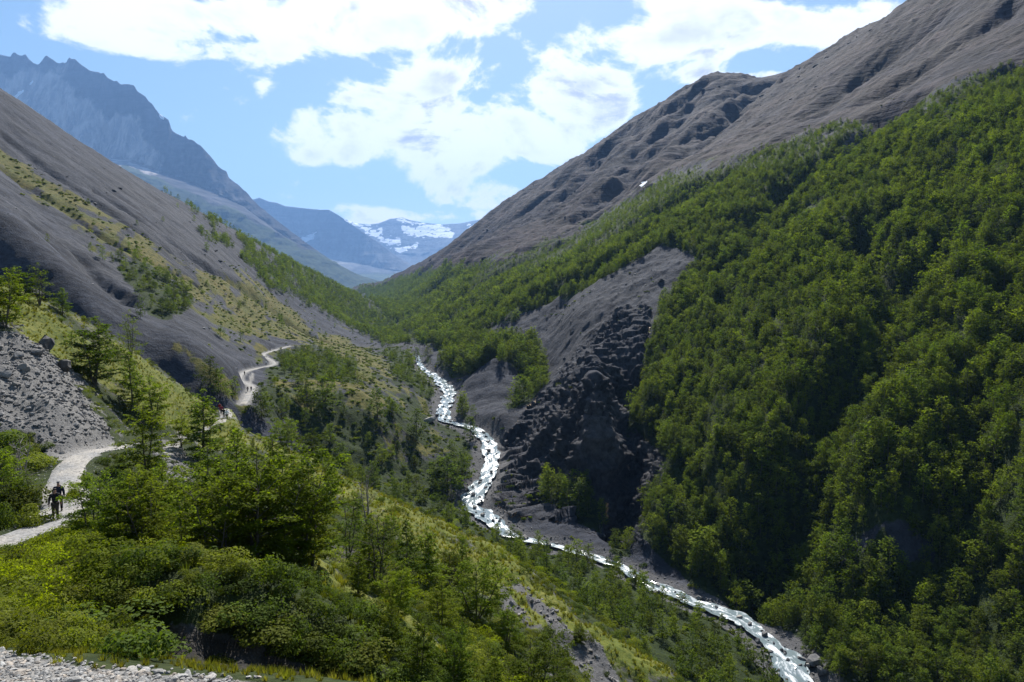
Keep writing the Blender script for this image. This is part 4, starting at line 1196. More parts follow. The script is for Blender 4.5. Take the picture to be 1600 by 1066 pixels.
def bush_mesh(name, seed, n, leaf, mat, flat=0.75, lumps=5, stem=True, spiky=0.0):
    """unit-size bush: lumpy dome of small leaves over a few stems"""
    rng = np.random.default_rng(seed)
    cl = rng.normal(0, 0.36, (lumps, 3))
    cl[:, 2] = np.abs(cl[:, 2]) * 0.55 + 0.06
    cl[0] = (0, 0, 0.15)
    rad = rng.uniform(0.26, 0.5, lumps)
    k = rng.integers(0, lumps, n)
    d = rng.normal(size=(n, 3))
    d[:, 2] = np.abs(d[:, 2]) * 1.1 - 0.25
    d /= np.linalg.norm(d, axis=1)[:, None]
    rr = rad[k] * (1 - 0.30 * rng.random(n) ** 1.5) * (1 + spiky * rng.random(n) ** 4)
    C = cl[k] + d * rr[:, None] * np.array([1, 1, flat])
    C[:, 2] = np.maximum(C[:, 2], -0.05)
    Nn = d + rng.normal(0, 0.55, (n, 3)) + np.array([0, 0, 0.4])
    V, Fq = leaf_quads(C, Nn, leaf, rng, 0.7)
    tone = np.clip(0.25 + 0.45 * rng.random(n) + 0.35 * (fbm(C[:, 0] * 3, C[:, 1] * 3, 2, seed)), 0, 1)
    tone = np.repeat(tone, 4)
    if stem:
        acc = Acc()
        for i in range(lumps):
            acc.put(*tube(np.array([[0, 0, -0.12], cl[i] * 0.5, cl[i]]), [0.02, 0.014, 0.006], 4))
        sv_, sf_ = acc.get()
        V2 = np.concatenate([V, sv_])
        me = mesh_np(name, V2, np.concatenate([Fq, sf_ + len(V)]), mat, {'tone': ('FLOAT', np.concatenate([tone, np.zeros(len(sv_))]))})
        return me
    return mesh_np(name, V, Fq, mat, {'tone': ('FLOAT', tone)})


def tuft_mesh(name, seed, n, mat):
    rng = np.random.default_rng(seed)
    a = rng.uniform(0, 6.28, n)
    b = rng.uniform(0.05, 0.42, n)
    root = np.stack([np.cos(a) * b * .5, np.sin(a) * b * .5, -0.05 + 0 * a], 1)
    tip = root + np.stack([np.cos(a) * b * 1.2, np.sin(a) * b * 1.2, rng.uniform(.5, 1.0, n)], 1)
    w = np.stack([-np.sin(a), np.cos(a), 0 * a], 1) * 0.05
    V = np.stack([root - w, root + w, tip], 1).reshape(-1, 3)
    return mesh_np(name, V, np.arange(n * 3).reshape(n, 3), mat, {'tone': ('FLOAT', np.repeat(rng.random(n), 3))})


def rock_mesh(name, seed, mat, sub=2, flat=0.62, rough=0.28):
    import bmesh
    bm = bmesh.new()
    bmesh.ops.create_icosphere(bm, subdivisions=sub, radius=1.0)
    rng = np.random.default_rng(seed)
    pl = rng.normal(size=(9, 3))
    pl /= np.linalg.norm(pl, axis=1)[:, None]
    cut = rng.uniform(0.42, 0.85, 9)
    sc_ = np.array([1.0, rng.uniform(.62, .9), flat * rng.uniform(.8, 1.2)])
    for v in bm.verts:
        p = np.array(v.co)
        for i in range(9):          # chop flat facets off the ball
            e = p @ pl[i] - cut[i]
            if e > 0:
                p = p - pl[i] * e * 0.92
        p = p * (1 + rough * 0.25 * rng.normal())
        v.co = Vector(p * sc_)
    me = bpy.data.meshes.new(name)
    bm.to_mesh(me)
    bm.free()
    me.materials.append(mat)
    return me


def inst_cloud(name, P, rotz, scl, meshes, mat_kind='stuff', tilt=None, pick=None):
    """ONE object: points that carry copies of the given meshes through geometry nodes"""
    n = len(P)
    me = bpy.data.meshes.new(name)
    me.vertices.add(n)
    me.vertices.foreach_set('co', np.asarray(P, np.float32).reshape(-1))
    rot = np.zeros((n, 3), np.float32)
    rot[:, 2] = rotz
    if tilt is not None:
        rot[:, :2] = tilt
    s3 = np.asarray(scl, np.float32)
    if s3.ndim == 1:
        s3 = np.repeat(s3[:, None], 3, 1)
    me.attributes.new('rot', 'FLOAT_VECTOR', 'POINT').data.foreach_set('vector', rot.reshape(-1))
    me.attributes.new('scl', 'FLOAT_VECTOR', 'POINT').data.foreach_set('vector', s3.reshape(-1))
    if pick is None:
        pick = np.random.default_rng(n).integers(0, len(meshes), n)
    me.attributes.new('pick', 'INT', 'POINT').data.foreach_set('value', np.asarray(pick, np.int32))
    pc = bpy.data.collections.new(name + '_kinds')
    for i, m in enumerate(meshes):
        pc.objects.link(bpy.data.objects.new('%s_kind_%02d' % (name, i), m))
    ng = bpy.data.node_groups.new(name + '_scatter', 'GeometryNodeTree')
    ng.interface.new_socket('Geometry', in_out='INPUT', socket_type='NodeSocketGeometry')
    ng.interface.new_socket('Geometry', in_out='OUTPUT', socket_type='NodeSocketGeometry')
    N = ng.nodes
    gi, go = N.new('NodeGroupInput'), N.new('NodeGroupOutput')
    ci = N.new('GeometryNodeCollectionInfo')
    ci.inputs[0].default_value = pc
    ci.inputs[1].default_value = True
    ci.inputs[2].default_value = True
    iop = N.new('GeometryNodeInstanceOnPoints')

    def attr(nm, typ):
        a = N.new('GeometryNodeInputNamedAttribute')
        a.data_type = typ
        a.inputs[0].default_value = nm
        return [o for o in a.outputs if o.enabled and o.name == 'Attribute'][0]
    L = ng.links
    L.new(gi.outputs[0], iop.inputs['Points'])
    L.new(ci.outputs[0], iop.inputs['Instance'])
    iop.inputs['Pick Instance'].default_value = True
    L.new(attr('pick', 'INT'), iop.inputs['Instance Index'])
    er = N.new('FunctionNodeEulerToRotation')
    L.new(attr('rot', 'FLOAT_VECTOR'), er.inputs[0])
    L.new(er.outputs[0], iop.inputs['Rotation'])
    L.new(attr('scl', 'FLOAT_VECTOR'), iop.inputs['Scale'])
    L.new(iop.outputs[0], go.inputs[0])
    o = add(name, me)
    o.modifiers.new('scatter', 'NODES').node_group = ng
    return tag(o, kind=mat_kind)


def sample(sh, dens, seed, dmin=0.0, ymax=1e9):
    """random points on a sheet; dens = expected number per square metre of plan"""
    rng = np.random.default_rng(seed)
    da, ds = sh.A[1] - sh.A[0], sh.Sg[1] - sh.Sg[0]
    lam = np.clip(dens * sh.Y ** 2 * da * ds, 0, 50) * (sh.Y < ymax)
    k = rng.poisson(lam[:-1, :-1])
    j, i = np.nonzero(k)
    c = k[j, i]
    j, i = np.repeat(j, c), np.repeat(i, c)
    a = sh.A[i] + rng.random(len(i)) * da
    y = np.exp(sh.Sg[j] + rng.random(len(j)) * ds)
    x = a * y
    if callable(dmin) or dmin > 0:
        o = rng.permutation(len(x))
        x, y = x[o], y[o]
        dm = dmin(y) if callable(dmin) else np.full(len(x), dmin)
        key = np.stack([np.floor(x / dm), np.floor(y / dm), np.round(dm * 100)], 1)
        _, u = np.unique(key, axis=0, return_index=True)
        x, y = x[u], y[u]
    return x, y, sh.z(x, y)


def visible(x, y, z):
    """is the point clear of both terrain sheets as seen from the camera, and inside the frame"""
    px, py = proj(x, y, z)
    ok = (px > -40) & (px < 1640) & (py > -40) & (py < 1120)
    for t in np.geomspace(0.03, 0.97, 70):
        X, Y, Z = x * t, y * t, z * t
        m = (Y > 2.5) & (Y < 180)
        ok &= ~(m & (near.z(X, np.clip(Y, 2.5, 184)) > Z))
        m = Y > 78
        ok &= ~(m & (val.z(X, np.clip(Y, 77, 3400)) > Z))
    return ok


def snag_mesh(seed, h):
    r_ = np.random.default_rng(seed)
    acc = Acc()
    for s in range(3):
        a = r_.uniform(0, 6.28)
        n = 7
        q = np.linspace(0, 1, n)
        p = np.stack([math.cos(a) * q * h * .16 + r_.normal(0, .05, n), math.sin(a) * q * h * .16 + r_.normal(0, .05, n), q * h * r_.uniform(.8, 1) - .3], 1)
        acc.put(*tube(p, 0.09 * (1 - q * .9), 6))
        for k in range(13):
            t = r_.uniform(.25, .95)
            b = np.array([np.interp(t, q, p[:, i]) for i in range(3)])
            az, L = r_.uniform(0, 6.28), h * r_.uniform(.12, .3) * (1.1 - t * .6)
            e = b + np.array([math.cos(az) * L, math.sin(az) * L, L * r_.uniform(.3, .9)])
            mid = (b + e) / 2 + r_.normal(0, .06, 3)
            acc.put(*tube(np.array([b, mid, e]), [.03, .018, .006], 4))
            for _ in range(3):
                f = mid + (e - mid) * r_.uniform(0, .8)
                acc.put(*tube(np.array([f, f + r_.normal(0, .22, 3) + [0, 0, .2]]), [.010, .004], 3))
    V, Fq = acc.get()
    return mesh_np('snag', V, Fq, M_dead, None, True)


# ------------------------------------------------------------------ trees
near_kinds = [tree_mesh('beech_a', 101, h=8.0, r=2.6, nb=54, twig_gap=0.24, leaf=0.22, per=10.0, conic=0.62, stems=2, thick=.22, twr=.85),
              tree_mesh('beech_b', 102, h=8.0, r=2.8, nb=60, twig_gap=0.25, leaf=0.22, per=10.0, conic=0.55, lean=.07, stems=3, thick=.22, twr=.85, spread=.35),
              tree_mesh('beech_c', 103, h=8.0, r=2.3, nb=50, twig_gap=0.22, leaf=0.21, per=10.0, conic=0.8, lean=.05, stems=1, thick=.2, twr=.85),
              tree_mesh('beech_d', 104, h=8.0, r=3.1, nb=64, twig_gap=0.27, leaf=0.23, per=10.0, conic=0.48, lean=.09, stems=4, spread=.5, thick=.24, twr=.85),
              tree_mesh('beech_thin', 105, h=8.0, r=2.6, nb=50, twig_gap=0.30, leaf=0.19, per=6.5, conic=0.5, lean=.10, sparse=.3, stems=3),
              tree_mesh('sapling', 106, h=8.0, r=2.8, nb=40, twig_gap=0.34, leaf=0.36, per=7.0, conic=0.85, base=.04, stems=1)]
mid_kinds = [tree_mesh('mid_beech_%s' % 'abcde'[i], 120 + i, M_leaf_far, h=8.0, r=(2.9, 3.2, 2.7, 3.5, 3.0)[i], nb=(32, 30, 32, 28, 30)[i], twig_gap=0.62, leaf=(.44, .48, .42, .5, .45)[i], per=6.0,
                       conic=(.5, .4, .62, .36, .45)[i], lean=.08, limb_sides=3, stems=(1, 2, 1, 3, 2)[i]) for i in range(5)]
M_tree_merge = {}


def merged_tree(name, seed, **kw):
    """trunk and crown in one mesh, for the far-off forest that reads as one mass"""
    (tv, tf), (cv, cf, tone) = tree_parts(seed, **kw)
    me = mesh_np(name, np.concatenate([cv, tv]), np.concatenate([cf, tf + len(cv)]), M_leaf_far, {'tone': ('FLOAT', np.concatenate([tone, np.zeros(len(tv))]))})
    me.materials.append(M_bark)
    idx = np.zeros(len(cf) + len(tf), np.int32)
    idx[len(cf):] = 1
    me.polygons.foreach_set('material_index', idx)
    return me


forest_kinds = [merged_tree('forest_tree_%s' % 'abcde'[i], 140 + i, h=8.0, r=(3.0, 3.4, 2.8, 3.6, 3.2)[i], nb=(26, 24, 26, 24, 24)[i], twig_gap=0.8, leaf=0.60, per=4.4, conic=(.45, .38, .58, .36, .42)[i], lean=.08, limb_sides=0, stems=1) for i in range(5)]
far_kinds = [merged_tree('far_tree_%s' % 'abc'[i], 160 + i, h=8.0, r=(3.0, 3.3, 2.8)[i], nb=13, twig_gap=1.3, leaf=1.1, per=2.8, conic=.42, lean=.05, limb_sides=0, stems=1) for i in range(3)]


def plant_tree(kind, loc, h, w, rz, name, label, cat, group, leaf=None):
    """an Empty at the tree's foot that parents its trunk and its crown"""
    e = bpy.data.objects.new(name, None)
    COL.objects.link(e)
    e.empty_display_size = 0.3
    e.location = loc
    e.rotation_euler = (0, 0, rz)
    e.scale = (w / 8.0, w / 8.0, h / 8.0)
    tag(e, label, cat, group)
    tm, cm = kind
    t = add('trunk', tm, e)
    c = add('crown', cm, e)
    return e


rng = np.random.default_rng(7)
G_NEAR = 'beech trees on the near hillside'
# (pixel of the foot, distance, height in pixels, kind, width factor, label)
NEAR_TREES = [
    (228, 742, 60, 118, 0, 1.05, 'full green beech standing alone beside the end of the gravel path below the rubble slope'),
    (150, 602, 83, 112, 1, 1.15, 'broad dark beech behind the top edge of the grey rubble'),
    (205, 560, 98, 76, 4, .8, 'thin dark beech rising above the grass crest behind the broad one'),
    (205, 642, 74, 96, 2, 1.0, 'bright beech at the right edge of the rubble slope'),
    (240, 655, 78, 72, 1, 1.0, 'small beech tucked behind the bright one at the rubble edge'),
    (318, 722, 73, 116, 0, 1.1, 'dark beech left of the group of hikers on the path'),
    (284, 700, 84, 60, 1, .9, 'short beech behind the path between two taller ones'),
    (10, 512, 84, 98, 1, 1.0, 'dark beech at the left frame edge on the grass crest'),
    (62, 478, 93, 66, 4, 1.1, 'loose leafed beech on the grass crest near the left edge'),
    (98, 492, 94, 44, 2, 1.1, 'lowest beech of the clump on the grass crest'),
    (34, 470, 94, 56, 1, 1.0, 'beech behind the clump at the left frame edge'),
    (350, 884, 28.5, 150, 1, 1.0, 'wide beech at the left front of the big thicket'),
    (428, 892, 28.5, 165, 3, .95, 'wide beech at the front middle of the big thicket'),
    (488, 884, 30, 150, 0, 1.0, 'beech at the right front of the big thicket'),
    (186, 860, 33, 118, 1, 1.0, 'wide leafy beech just right of the gravel path bend'),
    (228, 868, 32, 135, 3, .95, 'wide beech at the front between the path and the thicket'),
    (288, 862, 34, 120, 0, 1.0, 'beech right of the young conical beeches, left of the big thicket'),
    (372, 812, 60, 150, 2, 1.0, 'tall narrow beech behind the big thicket in the middle of the near slope'),
    (330, 850, 48, 165, 0, 1.0, 'beech at the left of the big thicket'),
    (402, 898, 41, 215, 1, 1.0, 'largest bright green beech in the middle of the big thicket'),
    (468, 880, 44, 190, 3, .95, 'wide beech at the right end of the big thicket'),
    (345, 900, 40, 165, 3, .95, 'wide low beech at the front of the big thicket'),
    (430, 838, 52, 165, 0, .95, 'beech at the back of the big thicket'),
    (150, 838, 44, 108, 3, 1.05, 'wide bushy beech at the bend of the path behind the hikers'),
    (205, 862, 40, 138, 1, 1.0, 'wide beech right of the bend in the path'),
    (258, 842, 46, 128, 0, 1.0, 'beech between the path bend and the big thicket'),
    (215, 800, 53, 82, 1, 1.1, 'small beech behind the trees at the path bend'),
    (300, 815, 54, 98, 3, 1.0, 'beech behind the left end of the big thicket'),
    (275, 915, 31, 72, 5, 1.1, 'bright young conical beech in front of the big thicket'),
    (362, 934, 31, 64, 5, .9, 'young conical beech beside the brow of the shrubby ridge'),
    (180, 862, 36, 62, 2, .9, 'small dark conical beech right of the gravel path'),
    (240, 872, 36, 66, 2, 1.0, 'small beech in front of the trees by the path bend'),
    (437, 946, 29, 62, 5, .45, 'thin spindly sapling in the shade below the big thicket'),
    (515, 786, 84, 84, 2, .85, 'narrow dark beech on the skyline of the near ridge'),
    (484, 706, 108, 60, 1, 1.1, 'dark beech with a few orange leaves on the ridge crest'),
    (446, 702, 110, 50, 3, 1.1, 'pale beech on the ridge crest left of the dark one'),
    (366, 702, 106, 42, 0, .9, 'young beech beside the hikers on the grassy crest'),
    (396, 716, 100, 34, 2, .9, 'small beech on the grassy crest above the thicket'),
    (592, 930, 48, 140, 4, 1.15, 'thin tree with bare grey branches and few leaves on the near slope'),
    (545, 880, 57, 112, 4, 1.1, 'half bare tree above the sunlit grassy bank'),
    (636, 925, 50, 120, 2, .9, 'narrow dark tree right of the half bare one'),
    (668, 915, 53, 96, 0, 1.0, 'leafy tree beside the narrow dark tree'),
    (702, 925, 52, 80, 1, 1.0, 'low tree left of the round topped one'),
    (745, 968, 48, 102, 3, 1.1, 'round topped dark tree beside the grey scree streak'),
    (578, 912, 48, 118, 2, .95, 'dark upright tree between the half bare trees on the near slope'),
    (622, 968, 40, 100, 1, .95, 'leafy tree below the half bare grey branched tree'),
    (690, 988, 40, 92, 0, .95, 'leafy tree left below the round topped dark tree'),
    (792, 1012, 40, 74, 1, 1.0, 'low leafy tree at the upper end of the grey scree streak'),
    (722, 902, 58, 66, 2, 1.0, 'small dark tree above the round topped one near the rim'),
    (560, 952, 40, 86, 0, 1.0, 'tree at the top of the sunlit grassy bank'),
    (612, 1012, 28, 90, 2, .9, 'dark tree rising from the hollow behind the grassy bank'),
    (655, 1066, 24, 118, 0, .85, 'conical dark tree at the bottom edge of the photo'),
    (712, 1080, 25, 110, 3, .9, 'bushy pale tree at the bottom edge beside the conical one'),
    (832, 1098, 30, 108, 3, 1.15, 'open branched tree at the bottom edge beside the scree'),
    (868, 1085, 33, 112, 4, .9, 'taller thin tree at the bottom edge beside the scree'),
    (770, 1080, 31, 60, 5, 1.1, 'young tree at the bottom edge between two larger ones'),
    (905, 1004, 62, 30, 1, 1.5, 'small bush like tree on the grassy rim above the gorge'),
    (560, 800, 88, 36, 1, 1.1, 'small tree on the rim below the skyline tree'),
    (490, 880, 52, 70, 3, 1.1, 'low tree at the right foot of the big thicket'),
    (610, 845, 80, 50, 1, 1.0, 'small tree on the grassy rim above the river bend'),
    (50, 786, 46, 58, 4, 1.5, 'sparse brown green tree behind the bare snag left of the path'),
    (8, 790, 44, 88, 3, 1.0, 'leafy tree at the left frame edge beside the path'),
    (20, 728, 52, 40, 1, 1.3, 'low tree at the foot of the rubble near the left edge'),
    (1560, 1092, 60, 66, 4, 1.0, 'tree top poking into the bottom edge near the right corner'),
]
for px, py, d, hp, kd, wf, lab in NEAR_TREES:
    if px > 1500:
        x, y, z = val.hit(px, py, 90)
        h = 7.0
    else:
        x, y, z = near.hit(px, py, d * 0.6, 184)
        if not d * 0.6 < y < d * 1.7:
            x, y, _ = unproj(px, py, d)
            z = float(near.z(x, y))
        z -= 0.1
        h = max(hp * y / F, 1.0)
    d = y
    kinds = near_kinds[kd]
    w = h * wf
    plant_tree(kinds, (x, y, z), h, w, rng.uniform(0, 6.28), 'beech_tree', lab, 'tree', G_NEAR)

# trees of the left bank and the bench along the river, told apart one by one
dens = 0 * val.X
dens = np.maximum(dens, 0.055 * soft(vpx, vpy, [V_BENCH], 4, 6, val.X, val.Y, 0.05) * left)
dens = np.maximum(dens, 0.024 * soft(vpx, vpy, [V_MID], 6, 6, val.X, val.Y, 0.05) * left)
dens = np.maximum(dens, 0.035 * soft(vpx, vpy, [V_LEFT2, V_LEFT3], 4, 6, val.X, val.Y, 0.05) * left)
dens = np.maximum(dens, 0.020 * soft(vpx, vpy, [V_LEFT4], 4, 6, val.X, val.Y, 0.05) * left)
dens = np.maximum(dens, 0.010 * dark_l)
dens = np.maximum(dens, 0.0016 * gl * (vpy > 420))
dens = dens * (1 - bench_r) * (1 - bench_p) * (val.Y < 520)
tx, ty, tz = sample(val, dens, 21, 2.8)
vis = visible(tx, ty, tz + 4)
order = np.argsort(ty)
order = order[vis[order]]
cand = order[:400]
rs = np.random.default_rng(5)
pick = np.sort(rs.permutation(len(cand))[:120])
sel_l = cand[pick]
rest_l = np.setdiff1d(np.arange(len(tx)), sel_l)
tpx, tpy = proj(tx, ty, tz)
EXTRA = [(590, 655, 285, 50, 'round bright beech standing alone on the dark terrace face'), (610, 720, 262, 24, 'small round bush like beech at the foot of the dark terrace'),
         (505, 640, 262, 55, 'tall dark beech on the shaded terrace, right of two'), (480, 640, 262, 58, 'tall dark beech on the shaded terrace, left of two'),
         (465, 600, 300, 26, 'lone conical beech below the far path'), (650, 690, 285, 50, 'large dark beech on the edge of the terrace above the river bend'),
         (700, 770, 252, 62, 'tall dark beech in the clump above the river bend'), (720, 760, 250, 55, 'beech leaning over the river bend'), (685, 768, 247, 50, 'left beech of the clump above the river bend'),
         (410, 660, 205, 52, 'round dark beech in front of the far path'), (440, 655, 225, 30, 'small beech right of the round dark one by the far path'), (612, 650, 300, 25, 'small beech high on the dark terrace'),
         (345, 625, 195, 48, 'beech in front of the dark bank left of the far path'), (328, 612, 190, 55, 'taller beech left of the far path'), (735, 690, 318, 40, 'dark beech on the islet beside the rapids'), (722, 655, 352, 34, 'round green beech on the gravel bar in the river'),
         (640, 572, 470, 26, 'left beech of three hiding the river where it comes into sight'), (652, 566, 490, 24, 'middle beech of three hiding the river where it comes into sight'), (668, 560, 510, 22, 'right beech of three hiding the river where it comes into sight')]
for px, py, d, hp, lab in EXTRA:
    W = val.hit(px, py, 150)
    h = hp * W[1] / F
    plant_tree(mid_kinds[int(rs.integers(0, 5))], (W[0], W[1], W[2] - 0.2), h, h * rs.uniform(.95, 1.15), rs.uniform(0, 6.28), 'beech_tree', lab, 'tree', 'beech trees on the left river bank')


def lab_left(px, py, hh):
    sz_ = 'tall' if hh > 6.6 else ('middling' if hh > 5.3 else 'short')
    if py > 820:
        where = 'on the wooded bench ' + ('below the cliff' if px < 900 else ('at the first bend of the rapids' if px < 1010 else ('in the middle of the river bank' if px < 1060 else 'nearer the lower rapids' if px < 1110 else 'beside the bottom of the river')))
    elif px < 320 and py < 520:
        where = 'in the %s end of the clump on the grey scree' % ('upper' if py < 445 else 'lower')
    elif py < 610 and px < 570:
        where = 'in the %s half of the wood beside the far path' % ('nearer' if px < 490 else 'farther')
    elif py < 640:
        where = 'on the grassy terrace left of the upper rapids'
    elif py < 740:
        where = 'on the dark terrace face left of the river'
    else:
        where = 'on the shaded bench above the river bend'
    return '%s dark green beech %s' % (sz_, where), '%s beech trees %s' % (sz_, where)


for i in sel_l:
    h = rs.uniform(4.5, 8.0) * (0.8 if tpy[i] > 820 else 1.0)
    lab, grp = lab_left(tpx[i], tpy[i], h)
    plant_tree(mid_kinds[int(rs.integers(0, 5))], (tx[i], ty[i], tz[i] - 0.2), h, h * rs.uniform(.8, 1.05), rs.uniform(0, 6.28), 'beech_tree', lab, 'tree', grp)

# the forest of the right slope: the nearest trees one by one, the rest as one mass
glade = smooth(-0.75, -0.25, fbm(val.X / 26, val.Y / 26, 4, 201))
fd = m_for * (1 - bench_r) * glade
size_f = 1 + 0.25 * smooth(300, 1200, val.Y)
dens_r = 0.17 * fd * np.where(val.Y < 650, 1.0, 0.5) * (1 - 0.55 * soft(vpx, vpy, V_TREES_R, 3))
fx, fy, fz = sample(val, dens_r, 31, lambda y: np.where(y < 650, 1.7, 2.6))
rh = np.random.default_rng(17)
fh = 6.4 * np.clip(np.exp(rh.normal(-0.1, 0.27, len(fx))), 0.4, 1.6) * (1 + 0.35 * fbm(fx / 45, fy / 45, 3, 202))
fpx, fpy = proj(fx, fy, fz)
# trees get shorter towards the tree line
trp = np.maximum.reduce([smooth(-2, 2, poly_sd(fpx, fpy, p)) for p in V_TREES_R])
fh *= 1 + 0.35 * trp
fh *= 1 - 0.55 * smooth(70, 0, fpy - treeline(fpx)) * (fx > -50)
vis = visible(fx, fy, fz + 6) & (fpx < 1600) & (fpx > 950) & (fpy < 1090)


def lab_right(px, py, hh):
    """which tree of the right slope: its height and what it stands beside"""
    sz_ = 'tall' if hh > 6.9 else ('middling' if hh > 5.4 else 'short')
    if px < 1120:
        where = 'under the dark cleft of the gorge wall'
    elif px < 1210:
        where = 'on the steep bank above the white rapids'
    elif px < 1290:
        where = 'behind the largest river boulder' if py > 985 else 'between the rapids and the stony clearing'
    elif px < 1450:
        where = (('beside the round boulder' if px < 1345 else ('a little right of the boulders' if px < 1395 else 'below the stony clearing')) + (' in the lowest row' if py > 1050 else ' in the second row')) if py > 1010 else ('just below the stony clearing in the forest' if py > 905 else 'around the stony clearing in the forest')
    elif px < 1530:
        where = ('in the lowest row near the right corner' if py > 1048 else 'in the second row near the right corner') if py > 1000 else 'in the lower forest right of the stony clearing'
    else:
        where = ('in the bottom right corner' if py > 1040 else 'just above the bottom right corner') if py > 980 else 'at the right frame edge low in the forest'
    return '%s green beech %s' % (sz_, where), '%s beech trees %s' % (sz_, where)


near_r = np.argsort(np.where(vis, fy, 1e9))[:112]
for i in near_r:
    hh = fh[i]
    lab, grp = lab_right(fpx[i], fpy[i], hh)
    plant_tree(mid_kinds[int(rh.integers(0, 5))], (fx[i], fy[i], fz[i] - 0.2), hh, hh * rh.uniform(.8, 1.08), rh.uniform(0, 6.28), 'beech_tree', lab, 'tree', grp)
m = np.ones(len(fx), bool)
m[near_r] = False
# far left: woods below the scree skyline and scattered small trees, plus what is left of the left bank
dl_ = m_l1 * smooth(-0.25, 0.25, strk + 0.0035 * (vpx - 400)) * 0.06 * smooth(300, 420, val.Y)
dl_ = np.maximum(dl_, 0.09 * m_l1 * smooth(440, 520, vpx))
dl_ = np.maximum(dl_, 0.0005 * left * (val.Y > 220) * (vpy > 300))
lx, ly, lz = sample(val, dl_, 41, 3.2)
lh = np.random.default_rng(3).uniform(3.2, 7.5, len(lx))
X = np.concatenate([fx[m], lx, tx[rest_l]])
Y = np.concatenate([fy[m], ly, ty[rest_l]])
Z = np.concatenate([fz[m], lz, tz[rest_l]]) - 0.25
H = np.concatenate([fh[m], lh, rs.uniform(3.0, 6.5, len(rest_l))])
far_m = Y > 620
H = np.where(far_m, H * 1.15, H)
wid = H / 8.0 * rs.uniform(0.72, 1.05, len(H))
for nm, mk, kinds in (('forest', ~far_m, forest_kinds), ('distant_forest', far_m, far_kinds)):
    s3 = np.stack([wid[mk], wid[mk], H[mk] / 8.0], 1)
    pkk = rs.integers(0, len(kinds), mk.sum())
    if nm == 'forest':      # here and there a grey dead tree stands among the green ones
        pkk = np.where(rs.random(mk.sum()) < 0.012, len(kinds), pkk)
        kinds = kinds + [snag_mesh(31, 8.0)]
    o = inst_cloud(nm, np.stack([X[mk], Y[mk], Z[mk]], 1), rs.uniform(0, 6.28, mk.sum()), s3, kinds, pick=pkk)
    print(nm, mk.sum())
tag(bpy.data.objects['forest'], 'dense green beech forest covering the steep right hand valley side')
tag(bpy.data.objects['distant_forest'], 'far off beech woods on both sides of the upper valley')

# a bare snag on the left of the path


W = unproj(30, 778, 45)
W[2] = near.z(W[0], W[1])
tag(add('dead_tree', snag_mesh(9, 4.4), None, W), 'bare grey snag of several stems among bushes left of the path', 'dead tree')
for px, py, d, hp, sd_, lab in [(575, 850, 62, 95, 21, 'bare grey dead tree beside the half bare trees on the near slope'), (484, 690, 112, 42, 22, 'thin bare pole of a dead tree on the ridge crest')]:
    W = unproj(px, py, d)
    W[2] = near.z(W[0], W[1])
    o = add('dead_tree', snag_mesh(sd_, hp * d / F), None, W)
    tag(o, lab, 'dead tree')

# ------------------------------------------------------------------ shrubs, heath and grass
b_heath = [bush_mesh('heath_cushion_%s' % 'abcd'[i], 300 + i, 620, 0.075, M_heath, .8, 4, False) for i in range(4)]
b_dark = [bush_mesh('dark_cushion_%s' % 'ab'[i], 310 + i, 600, 0.08, M_darkbush, .9, 5, False) for i in range(2)]
b_bright_s = [bush_mesh('bright_cushion', 315, 600, 0.08, M_bright, .8, 5, False)]
big_bright = [bush_mesh('bright_bush_%s' % 'ab'[i], 320 + i, 3400, 0.075, M_bright, .85, 15) for i in range(2)]
big_dark = [bush_mesh('dark_bush_%s' % 'ab'[i], 330 + i, 2600, 0.085, M_darkbush, .85, 15) for i in range(2)]
big_heath = [bush_mesh('heath_bush_%s' % 'ab'[i], 340 + i, 2400, 0.080, M_heath, .85, 14) for i in range(2)]
SHRUBS = [(95, 1022, 9.6, 150, 62, big_bright[0], 'big bright yellow green bush at the edge of the foreground stones'), (150, 1030, 9.3, 70, 46, big_bright[1], 'small bright bush at the right end of the big bright one'),
          (35, 1012, 10.2, 80, 40, big_dark[0], 'low dark bush behind the foreground stones at the left edge'), (130, 985, 13.4, 210, 70, big_dark[1], 'wide dark green bush behind the big bright bush'),
          (205, 1000, 13.2, 70, 90, big_bright[1], 'upright green bush on the edge of the bare gully'), (185, 935, 17, 150, 60, big_bright[0], 'green bush on the brow above the gully'),
          (60, 935, 18, 160, 70, big_heath[0], 'heathy bush on the slope below the path'), (350, 1026, 14.8, 50, 34, big_heath[1], 'small flowering bush on the bare gully wall'),
          (250, 945, 15.8, 90, 46, big_dark[0], 'round grey green bush on the brow of the gully'), (22, 810, 41, 100, 66, big_heath[0], 'tall bush left of the path beside the hikers'),
          (55, 838, 37.2, 66, 50, big_heath[1], 'yellowish bush at the inner edge of the path'), (5, 842, 37, 60, 60, big_dark[1], 'dark bush at the left frame edge above the path'),
          (60, 745, 51, 80, 42, big_heath[0], 'bush between the snag and the gravel path'), (0, 700, 55, 90, 46, big_dark[0], 'dark bush at the foot of the rubble slope'),
          (115, 775, 43.5, 36, 30, big_bright[1], 'yellow green grassy bush on the right edge of the path'), (420, 1010, 15.9, 150, 50, big_heath[1], 'heath bush hanging over the shaded gully'),
          (540, 1050, 16.2, 130, 50, big_heath[0], 'heath bush at the right end of the gully brow'), (200, 905, 21, 90, 44, big_dark[1], 'dark bush below the small conical trees'),
          (330, 965, 15.6, 110, 44, big_heath[0], 'pale heath bush on the middle of the gully brow'), (480, 1015, 16.1, 110, 40, big_heath[1], 'low heath bush on the gully brow'),
          (130, 895, 24, 110, 44, big_bright[0], 'mossy green bush in the heath below the path bend'), (40, 885, 26, 90, 34, big_dark[0], 'dark bush in the heath just below the path')]
